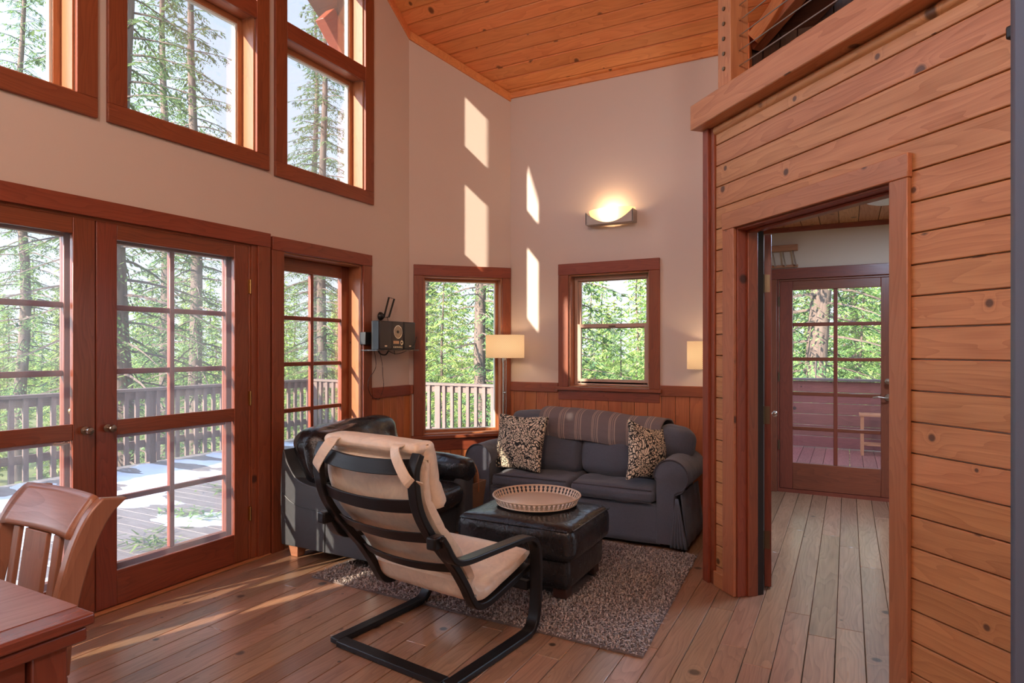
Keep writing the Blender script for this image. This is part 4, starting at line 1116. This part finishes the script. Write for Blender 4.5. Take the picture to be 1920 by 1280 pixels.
ch = empty('dining_chair', (-2.18, .80, 0), 0, 'oak dining chair with a curved crest rail pushed under the dining table', 'chair')
st_path = smoothpath([(.96, .44), (.965, .55), (.985, .68), (1.02, .80), (1.06, .88), (1.105, .925)], 5)
def stile(x0, x1):
    mb = MB(); n = len(st_path); V, F = [], []; m = 4
    for i, p in enumerate(st_path):
        d = .055 + .02*(i/(n-1))
        y, z = p.x, p.y
        V += [(x0, y-.018, z), (x1, y-.018, z), (x1, y+d-.018, z-.012*(i/(n-1))), (x0, y+d-.018, z-.012*(i/(n-1)))]
    for i in range(n-1):
        for k in range(4): F.append((i*4+k, i*4+(k+1) % 4, i*4+4+(k+1) % 4, i*4+4+k))
    F += [(3, 2, 1, 0), ((n-1)*4, (n-1)*4+1, (n-1)*4+2, (n-1)*4+3)]
    G = [(v[2], v[0], v[1]) for v in V]
    return mb.add(V, F, G)
for x in (-2.405, -1.985): stile(x, x+.032).build('back_stile', M['chairwood'], ch, bevel=.005, smooth=True)
def crest(u, v):
    x = -2.373+.388*u; bow = .018*(1-(2*u-1)**2)
    y = 1.035+.075*v**1.3; z = .815+.110*v
    return (x, y+bow-.02, z)
MB().grid(crest, 16, 8).build('crest_rail', M['chairwood'], ch, smooth='all', solid=.026)
for x0, x1 in ((-2.32, -2.285), (-2.25, -2.125), (-2.088, -2.053)):
    mb = MB(); mb.hexa([(x0, .975, .47), (x0, 1.02, .815), (x0, .989, .47), (x0, 1.034, .815), (x1, .975, .47), (x1, 1.02, .815), (x1, .989, .47), (x1, 1.034, .815)], 2)
    mb.build('back_slat', M['chairwood'], ch, bevel=.002)
MB().rbox(-2.41, -1.95, .50, .99, .43, .465, .015, 6).build('seat', M['chairwood'], ch, smooth=True)
for x in (-2.39, -1.985):
    for y in (.53, .955): MB().box(x, x+.035, y, y+.035, 0, .44, 2).build('leg', M['chairwood'], ch, bevel=.003)

# ------------------------------------------------------------------ stereo on its wall shelf
FS = Frame((-3.25, 0), (0, 1), (1, 0))     # n towards the room
sh = MB().box(-3.41, -3.235, 3.86, 4.39, 1.352, 1.360).build('wall_shelf', glass('shelf_glass', (.6, .65, .65), .2, .8), None)
tag(sh, 'thin glass wall shelf carrying the stereo beside the bay window', 'shelf')
st = empty('stereo_unit', (-3.32, 4.11, 1.361), 0, 'black and silver stereo unit with a round disc door, between its two speakers', 'stereo')
M['darkmetal'] = plain('stereo_body', (.045, .042, .045), .35)
def sbx(a, b, name, mat, parent, n0=-.075, n1=0, z0=1.361, z1=1.590, **k):
    return MB(FS).box(a, b, n0, n1, z0, z1).build(name, M[mat], parent, **k)
sbx(4.045, 4.195, 'body', 'darkmetal', st, bevel=.006)
def disc(u, z, r0, r1, n, name, mat, parent):
    mb = MB(lambda p: FS((u+p[0], n+p[2], z+p[1]))); mb.lathe([(r0, 0), (r0, .005), (r1, .005), (r1, 0)], seg=36, closed=True); return mb.build(name, M[mat], parent, smooth=True)
disc(4.12, 1.505, .047, .055, .0, 'disc_ring', 'nickel', st); disc(4.12, 1.505, .0005, .045, -.002, 'disc_door', 'pewter', st); disc(4.12, 1.505, .0005, .012, .002, 'disc_hub', 'darkmetal', st)
MB(FS).box(4.065, 4.135, 0, .003, 1.408, 1.432).build('display', plain('display_amber', srgb(220,180,140), .3), st)
disc(4.168, 1.418, .009, .019, .0, 'volume_ring', 'nickel', st)
for k in range(6): MB(FS).box(4.062+k*.021, 4.074+k*.021, 0, .003, 1.376, 1.386).build('button', M['nickel'], st)
for a, b, w in ((3.885, 4.04, 'left'), (4.20, 4.355, 'right')):
    s_ = empty('stereo_speaker', FS(((a+b)/2, -.08, 1.361)), 0, 'black box speaker on the %s of the stereo on the wall shelf' % w, 'speaker', 'pair of speakers of the wall stereo')
    sbx(a, b, 'cabinet', 'black', s_, bevel=.004)
    sbx(a+.006, b-.006, 'grille', 'darkmetal', s_, -.001, .006, 1.368, 1.583, bevel=.003)
    MB(FS).box((a+b)/2-.015, (a+b)/2+.015, .006, .008, 1.385, 1.395).build('badge', M['nickel'], s_)
ad = MB().box(-3.41, -3.35, 3.885-.04, 3.885+.03, 1.40, 1.50).build('power_adapter', M['black'], None, bevel=.004)
tag(ad, 'small black adapter on the wall behind the left speaker', 'adapter')
an = empty('loop_antenna', (-3.38, 4.11, 1.61), 0, 'black loop antenna leaning on the wall above the stereo', 'antenna')
mb = MB(lambda p: Vector((-3.40+p[2], 4.085+p[0], 1.635+p[1]))); mb.lathe([(0, .03), (.02, .028), (.034, .008), (.036, 0)], seg=20); mb.build('base', M['black'], an, smooth=True)
mb = MB(); q = [(-3.375, 4.10, 1.625), (-3.375, 4.165, 1.632), (-3.36, 4.215, 1.785), (-3.36, 4.145, 1.792)]
mb.sweep([q[0], q[1], q[2], q[3]], rect(.010, .012), closed=True, up=(1, 0, 0)); mb.build('loop', M['black'], an)
wr = empty('stereo_wiring', (-3.38, 4.1, 1.2), 0, 'thin black wires dangling under the wall stereo', 'cable')
for pts, r in (([(-3.36, 3.96, 1.36), (-3.36, 3.98, 1.22), (-3.37, 3.90, 1.11), (-3.38, 3.94, 1.0), (-3.385, 4.045, .95)], .0022),
               ([(-3.36, 4.02, 1.36), (-3.37, 4.07, 1.25), (-3.375, 4.085, 1.15), (-3.38, 4.10, 1.05), (-3.385, 4.05, .95)], .0022),
               ([(-3.30, 3.93, 1.36), (-3.30, 3.97, 1.325), (-3.30, 4.03, 1.32), (-3.30, 4.07, 1.355)], .006),
               ([(-3.26, 4.00, 1.355), (-3.25, 4.10, 1.325), (-3.24, 4.22, 1.35), (-3.235, 4.32, 1.40), (-3.235, 4.355, 1.47)], .003),
               ([(-3.30, 4.14, 1.355), (-3.30, 4.145, 1.32)], .003), ([(-3.38, 4.15, 1.63), (-3.39, 4.17, 1.60), (-3.39, 4.17, 1.585)], .002)):
    MB().tube(smoothpath(pts), r, 6).build('wire', M['black'], wr, smooth=True)
# floor cable right of the sofa
o = MB().tube(smoothpath([(-.84, 5.0, .006), (-.80, 4.80, .008), (-.86, 4.62, .006), (-.80, 4.48, .006), (-.74, 4.60, .008), (-.77, 4.75, .006), (-.74, 4.35, .006), (-.72, 4.20, .006)]), .004, 6).build('floor_cable', M['black'], None, smooth=True)
tag(o, 'black cable curled on the floor right of the sofa', 'cable')

# ------------------------------------------------------------------ appliance at the right edge
fr = empty('refrigerator', (.45, .95, 0), 0, 'tall blue-grey steel appliance close by, cut by the right edge of the photo', 'appliance')
FF = Frame((.215, 1.068), (1, -1), (1, 1))
MB(FF).box(0, .62, 0, .58, .02, 1.98).build('cabinet', M['fridge'], fr, bevel=.012)
mb = MB(FF); mb.box(.0, .62, -.045, -.004, .05, 1.98); mb.build('door', M['fridge'], fr, bevel=.012)
MB(FF).box(-.012, .03, -.03, .0, 1.782, 1.80).build('hinge_cap', M['black'], fr, bevel=.003)
# ------------------------------------------------------------------ outside: deck, railing, porch
DZ = -.10
mb = MB(); y = -4.0; random.seed(21)
while y < 7.8:
    x1 = -3.57
    if y > 4.35: x1 = min(-.75, -3.57+(y-4.35)) if y < 5.30 else -1.02
    x = -8.0
    mb.box(x, x1, y+.003, y+.137, DZ-.04, DZ, 0); y += .14
dk = mb.build('deck', M['deck'], bevel=.003, seg=1); tag(dk, kind='structure')
# melting snow: a lumpy sheet whose thin places let the boards through
def snowz(x, y):
    n = noise.fractal(Vector((x*.8, y*2.2, 4.2)), 1.0, 2.0, 5)
    return DZ - .012 + .05*(n + .10 + .12*max(0, min(1, (y-2.4)/3)) + .10*max(0, min(1, (-5-x)/2)))
mb = MB(); V = []; nx, ny = 150, 240
for i in range(nx):
    for j in range(ny):
        x = -7.85+4.2*i/(nx-1); y = -1+8.6*j/(ny-1); V.append((x, y, snowz(x, y)))
F = [(i*ny+j, (i+1)*ny+j, (i+1)*ny+j+1, i*ny+j+1) for i in range(nx-1) for j in range(ny-1) if max(V[a][2] for a in (i*ny+j, (i+1)*ny+j+1)) > DZ-.001]
mb.add(V, F)
M['snow'] = plain('snow', srgb(196,202,216), .6, bump=.3, bs=30)
o = mb.build('snow_patch', M['snow'], None, smooth='all'); tag(o, 'patchy melting snow on the deck boards outside the french doors', 'snow', kind='stuff')
def needles(mb, c, r, n, hmax=.05):
    for k in range(n):
        a = random.uniform(0, 6.28); L = random.uniform(.04, .12)*1.2; q = Vector(c)+Vector((random.gauss(0, r), random.gauss(0, r*.5), random.uniform(.01, hmax))); d = Vector((math.cos(a), math.sin(a), random.uniform(-.2, .3)))*L; w = Vector((-d.y, d.x, 0))*.09
        mb.add([q-w, q+w, q+d+w*.4, q+d-w*.4], [(0, 1, 2, 3)])
def leafmat(name, a, b, tr=.35):
    N = NT(name); isl = N.n('NewGeometry').outputs['Random Per Island']
    col = N.ramp(isl, [(0, a), (1, b)]); N.t.nodes.remove(N.b)
    ob = N.n('ObjectInfo').outputs['Random']; hs = N.n('HueSaturation'); N.l(col, hs.inputs['Color']); N.l(N.math('MULTIPLY_ADD', ob, .5, .75), hs.inputs['Value']); N.l(N.math('MULTIPLY_ADD', ob, .03, .485), hs.inputs['Hue'])
    di = N.n('BsdfDiffuse'); t = N.n('BsdfTranslucent'); mx = N.n('MixShader'); mx.inputs[0].default_value = tr
    N.l(hs.outputs[0], di.inputs[0]); N.l(hs.outputs[0], t.inputs[0]); N.l(di.outputs[0], mx.inputs[1]); N.l(t.outputs[0], mx.inputs[2]); N.l(mx.outputs[0], N.out.inputs[0]); return N.m
M['needle'] = leafmat('fir_needles', srgb(66,98,72), srgb(150,178,112))
M['needle2'] = leafmat('young_fir_needles', srgb(98,132,72), srgb(196,212,128))
random.seed(31)
for k, c in enumerate(((-5.05, 3.55, DZ), (-5.55, 4.35, DZ), (-4.6, 2.9, DZ))):
    mb = MB(); needles(mb, c, .18, 90)
    o = mb.build('fallen_fir_sprig', M['needle'], None); tag(o, ['fallen fir sprigs in the snow nearest the middle of the deck', 'fallen fir sprigs farther out on the snowy deck', 'fallen fir sprigs close to the french door sill'][k], 'fir sprig', 'fir sprigs on the deck', 'stuff')
def railing(p0, p1, label, name='deck_railing', skip=0):
    a, b = Vector((*p0, 0)), Vector((*p1, 0)); L = (b-a).length; F = Frame(p0, ((b-a).x, (b-a).y), ((b-a).y, -(b-a).x))
    o = empty(name, (a.x, a.y, DZ), 0, label, 'railing', 'weathered railings round the deck')
    MB(F).box(0, L, -.075, .075, DZ+.93, DZ+.965, 0).build('top_rail', M['rail'], o, bevel=.004)
    MB(F).box(0, L, -.02, .02, DZ+.83, DZ+.93, 0).build('upper_board', M['rail'], o, bevel=.004)
    MB(F).box(0, L, -.02, .02, DZ+.22, DZ+.31, 0).build('lower_board', M['rail'], o, bevel=.004)
    n = int(L/.135)
    for i in range(n):
        u = .07+i*.135
        MB(F).box(u, u+(.048 if i % 9 else .09), .021, .055, DZ+.03, DZ+.93, 2).build('baluster', M['rail'], o)
    for u in [k*1.8 for k in range(int(L/1.8)+1)]: MB(F).box(u-.045, u+.045, -.065, .021, DZ-.3, DZ+.93, 2).build('post', M['rail'], o, bevel=.004)
    return o
railing((-7.9, -2.2), (-7.9, 7.7), 'weathered deck railing seen through the french doors')
railing((-7.85, 7.7), (-1.6, 7.7), 'weathered deck railing seen through the bay window and sidelight')
# porch beyond the hall door
mb = MB(); x = -1.6
while x < 2.6: mb.box(x+.002, x+.133, 6.72, 9.4, .02, .06, 1); x += .135
tag(mb.build('deck_porch', M['porch'], bevel=.003), kind='structure')
pw = empty('porch_parapet', (.3, 9.3, .06), 0, 'waist-high parapet of horizontal red-brown boards beyond the hall door', 'parapet')
mb = MB(); z = .07
while z < .93: mb.box(-1.6, 2.6, 9.25, 9.28, z+.002, z+.143, 0); z += .145
mb.build('boards', M['porch'], pw, bevel=.004)
MB().box(-1.6, 2.6, 9.2, 9.36, .945, .975, 0).build('cap', M['rail'], pw, bevel=.004)
so2 = empty('porch_stool', (.27, 9.0, .06), 0, 'small slatted wooden stool on the porch behind the glazed hall door', 'stool')
for k in range(6): MB().box(.125, .45, 8.83+k*.055, 8.865+k*.055, .54, .56, 0).build('seat_slat', M['stool'], so2)
for x in (.14, .41):
    for y in (8.84, 9.10): MB().box(x, x+.035, y, y+.035, .06, .54, 2).build('leg', M['stool'], so2)
for k in range(4): MB().box(.14, .44, 8.86+k*.07, 8.885+k*.07, .18, .195, 0).build('shelf_slat', M['stool'], so2)
o = MB().tube(smoothpath([(-.22, 7.35, .068), (-.05, 7.15, .07), (.12, 7.2, .068), (.18, 7.45, .068), (.10, 7.6, .068)]), .005, 6).build('porch_cable', M['black'], None, smooth=True); tag(o, 'thin dark cord curled on the porch boards behind the hall door', 'cable')
# timber knee brace outside, under the eave
o = MB().sweep([(-4.05, 4.12, 4.30), (-4.05, 4.62, 3.85)], rect(.10, .20)).build('eave_brace', M['trim'], None, bevel=.006); tag(o, 'diagonal red-brown timber brace under the eave outside the top right window', 'brace')

# ------------------------------------------------------------------ forest
def ground_z(x, y):
    r = math.hypot(x, y)
    z = -1.6 - .22*max(0, r-9) if r < 24 else -4.9 + .055*(r-24)
    return z + .5*noise.noise(Vector((x*.06, y*.06, 0)))
mb = MB(); V, F = [], []; na, nr = 72, 26
for i in range(na):
    for j in range(nr):
        a = 2*math.pi*i/na; r = 3.0 + 1.18**j*1.6; x, y = -2+r*math.cos(a), 2+r*math.sin(a); V.append((x, y, ground_z(x, y)-.2))
for i in range(na):
    for j in range(nr-1): F.append((i*nr+j, ((i+1) % na)*nr+j, ((i+1) % na)*nr+j+1, i*nr+j+1))
mb.add(V, F)
N = NT('forest_floor'); t = N.n('TexCoord').outputs['Object']
N.l(N.ramp(N.noise(t, .5, 6, .7), [(.35, srgb(66,76,48)), (.6, srgb(120,126,76))]), N.b.inputs['Base Color']); N.set(Roughness=.95)
o = mb.build('ground', N.m, None, smooth='all'); tag(o, kind='structure')

def conifer(name, H, R, rt, nb, ntw, nbl, bare=.12, blade=.11, seed=0, mat='needle', droop=.25, sparse=1.0):
    """trunk and foliage meshes of one fir; returns (trunk, foliage) mesh objects at the origin"""
    rnd = random.Random(seed)
    mb = MB(); seg = 10; n = 14; pts = [(0.05*H*.1*math.sin(i*.9+seed), .05*H*.1*math.cos(i*.7), H*i/(n-1)) for i in range(n)]
    V, G, F = [], [], []
    for i, p in enumerate(pts):
        r = rt*(1-.93*i/(n-1))**.8
        for k in range(seg):
            a = 2*math.pi*k/seg; V.append((p[0]+r*math.cos(a), p[1]+r*math.sin(a), p[2])); G.append((p[2], a*rt, 0))
    for i in range(n-1):
        for k in range(seg): F.append((i*seg+k, i*seg+(k+1) % seg, (i+1)*seg+(k+1) % seg, (i+1)*seg+k))
    mb.add(V, F, G)
    fo = MB()
    for b in range(nb):
        t = bare+(1-bare)*(b+rnd.random())/nb; z = H*t
        L = R*(1-t)**.65*rnd.uniform(.65, 1.1)*min(1, .55+3*(t-bare)) + .15
        az = b*2.4+rnd.uniform(-.4, .4); ca, sa = math.cos(az), math.sin(az); i = t*(n-1); i0 = int(min(i, n-2)); c = Vector(pts[i0]).lerp(Vector(pts[i0+1]), i-i0)
        dr = droop*rnd.uniform(.5, 1.6); up0 = .25*(t-.3)
        def bp(s): return Vector((c.x+ca*L*s, c.y+sa*L*s, z+L*(up0*s-dr*s*s+.10*dr*s**4)))
        q = [bp(s/4) for s in range(5)]
        for s in range(4):   # woody branch
            w = max(.004, .028*rt/.15*(L/R)*(1-s/4.6)); p0, p1 = q[s], q[s+1]; sd = Vector((-sa, ca, 0))*w; u_ = Vector((0, 0, w)); w1 = .78
            mb.add([p0-sd, p0+sd, p0+u_*1.6, p1-sd*w1, p1+sd*w1, p1+u_*1.2], [(0, 1, 4, 3), (1, 2, 5, 4), (2, 0, 3, 5)])
        m = max(3, int(ntw*L/R))
        for k in range(m):
            s = .12+.88*(k+rnd.random()*.5)/m
            if rnd.random() > sparse: continue
            p = bp(s); sgn = 1 if k % 2 else -1; tl = L*.34*(1.12-s)*rnd.uniform(.7, 1.2)+.10
            ta = az+sgn*rnd.uniform(.7, 1.15); td = Vector((math.cos(ta), math.sin(ta), -rnd.uniform(.15, .55)*(1+droop)))
            ts = Vector((-td.y, td.x, 0)).normalized()
            for e in range(nbl):
                f = (e+.5)/nbl; pp_ = p+td*tl*f+Vector((0, 0, -.12*tl*f*f)); bl = blade*rnd.uniform(.7, 1.25)*(1.15-.5*f)
                d = (td.normalized()*.8+ts*(1 if e % 2 else -1)*rnd.uniform(.5, 1.1)+Vector((0, 0, rnd.uniform(-.5, .1)))).normalized()*bl
                w = d.cross(Vector((rnd.uniform(-.4, .4), rnd.uniform(-.4, .4), 1))).normalized()*bl*.17
                fo.add([pp_-w*.5, pp_+w*.5, pp_+d*.55+w, pp_+d, pp_+d*.55-w], [(0, 1, 2, 3, 4)])
    fo.g = [Vector((0, 0, 0))]*len(fo.v)
    return mb, fo
protos = {}
def proto(key, *a, **k):
    mat = k.get('mat', 'needle'); mb, fo = conifer(key, *a, **k)
    root = empty('fir_tree', (0, 0, -60), 0)
    mb.build('trunk', M['bark'], root, smooth=True, local=True); fo.build('foliage', M[mat], root, local=True)
    protos[key] = [root, 0]
proto('tall', 22, 2.5, .24, 170, 20, 10, bare=.10, blade=.125, seed=1, droop=.30, sparse=.9)
proto('full', 15, 2.2, .16, 180, 22, 10, bare=.03, blade=.125, seed=2, droop=.28)
proto('young', 9, 1.9, .08, 140, 20, 10, bare=.02, blade=.115, seed=3, mat='needle2', droop=.2)
proto('far', 13, 2.1, .14, 90, 9, 5, bare=.02, blade=.42, seed=4, mat='needle2', droop=.25)
taken = []
RAD = {'tall': 2.6, 'full': 2.0, 'young': 1.7, 'far': 2.35}
def plant(key, px, dist, base, scale, rz, label, group=None, name=None, tilt=0):
    """base position from a bearing off the camera (metres, world)"""
    r = (px-960)/1184; R = RAD[key]*scale; ok = False
    for dd in (0, .7, -.7, 1.4, -1.4, 2.1, 2.8, 3.5, 4.2, 5, 6, 7, 8.5, 10):
        if key == 'far' and dd not in (0, 1.4, -1.4, 2.8, 5): continue
        x = (-.4695+.8829*r)*(dist+dd); y = (.8829+.4695*r)*(dist+dd)
        if all((x-a)**2+(y-b)**2 > (R+c)**2 for a, b, c in taken): ok = True; break
    if not ok: return None
    taken.append((x, y, R))
    p = protos[key]; o = p[0] if p[1] == 0 else copy_tree(p[0]); p[1] += 1
    o.location = (x, y, base if base is not None else ground_z(x, y)-.3); o.rotation_euler = (tilt, 0, rz); o.scale = (scale,)*3
    tag(o, label, 'tree', group); return o
NEAR = [
 ('tall', 228, 12.2, -3.2, .95, 1.0, 'thick-trunked fir just past the deck, left half of the right french door'),
 ('tall', 364, 13.0, -3.5, .85, 2.2, 'slimmer fir trunk seen through the right column of the right french door'),
 ('tall', 40, 12.0, -3.2, .9, 3.9, 'fir crowding the panes of the left french door'),
 ('tall', 905, 15.5, -4.0, .78, .6, 'fir whose grey trunk stands in the right half of the bay window'),
 ('tall', 605, 13.4, -3.8, .9, 5.0, 'tall fir whose boughs fill the right upper window'),
 ('full', 560, 18.0, -4.0, .80, 1.7, 'full green fir behind the narrow sidelight'),
 ('full', 640, 16.0, -4.5, 1.0, 4.1, 'dark fir just right of the sidelight muntins, behind the railing'),
 ('young', 830, 11.8, -2.6, .62, .4, 'young bright fir low behind the bay window railing'),
 ('full', 800, 17.0, -4.5, 1.05, 5.2, 'fir filling the upper left of the bay window'),
 ('full', 1065, 11.5, -4.0, .80, 3.3, 'dark drooping fir at the left side of the double-hung window'),
 ('young', 1165, 19.0, -4.6, .80, 2.5, 'slender young fir centred in the double-hung window'),
 ('full', 1265, 14.0, -4.0, .72, 1.2, 'green fir at the right side of the double-hung window'),
 ('tall', 1532, 14.0, -3.0, 1.1, 2.9, 'fir with a thick mottled trunk behind the left panes of the hall door'),
 ('young', 1615, 12.5, -2.2, .80, 4.0, 'bright sunlit fir behind the right panes of the hall door'),
 ('full', 1480, 20.0, -3.0, .9, .9, 'fir behind the far left edge of the hall door glass'),
 ('full', 1600, 24.0, -3.0, 1.1, 3.1, 'darker fir farther back behind the bright one at the hall door'),
 ('full', 110, 15.0, -4.5, 1.0, 2.6, 'bushy fir behind the left french door'),
 ('tall', 130, 16.5, -4.5, .95, .3, 'tall fir behind the top left upper window'),
 ('tall', 310, 18.5, -4.8, 1.0, 1.9, 'tall fir farther back between the two trunks at the right french door'),
 ('tall', 450, 17.5, -4.6, 1.0, 3.0, 'tall fir at the right side of the middle upper window'),
 ('tall', 590, 19.5, -4.8, 1.05, 4.6, 'tall fir behind the middle of the right upper window'),
 ('full', 450, 19.0, -5.0, .62, 4.4, 'low fir between the slim trunk and the door post'),
]
NEAR.sort(key=lambda a: 0 if 'trunk' in a[6] else 1)
for a in NEAR: plant(*a[:6], a[6], 'firs close beyond the deck')
# distant slope
rnd = random.Random(77); k = 0
for ring_, (d0, d1, cnt, sc0) in enumerate(((24, 34, 44, .50), (36, 52, 60, .72), (56, 75, 60, 1.0))):
    for i in range(cnt):
        px = -60 + 1800*(i+rnd.random())/cnt; d = rnd.uniform(d0, d1)
        if 1230 < px < 1440: continue
        s = sc0*rnd.uniform(.8, 1.15)*(1.12 if px > 700 else .82)
        plant('far', px, d, None, s, rnd.uniform(0, 6.28), 'sunlit fir on the forested slope far beyond the deck', 'firs on the far slope', tilt=rnd.uniform(-.03, .03))
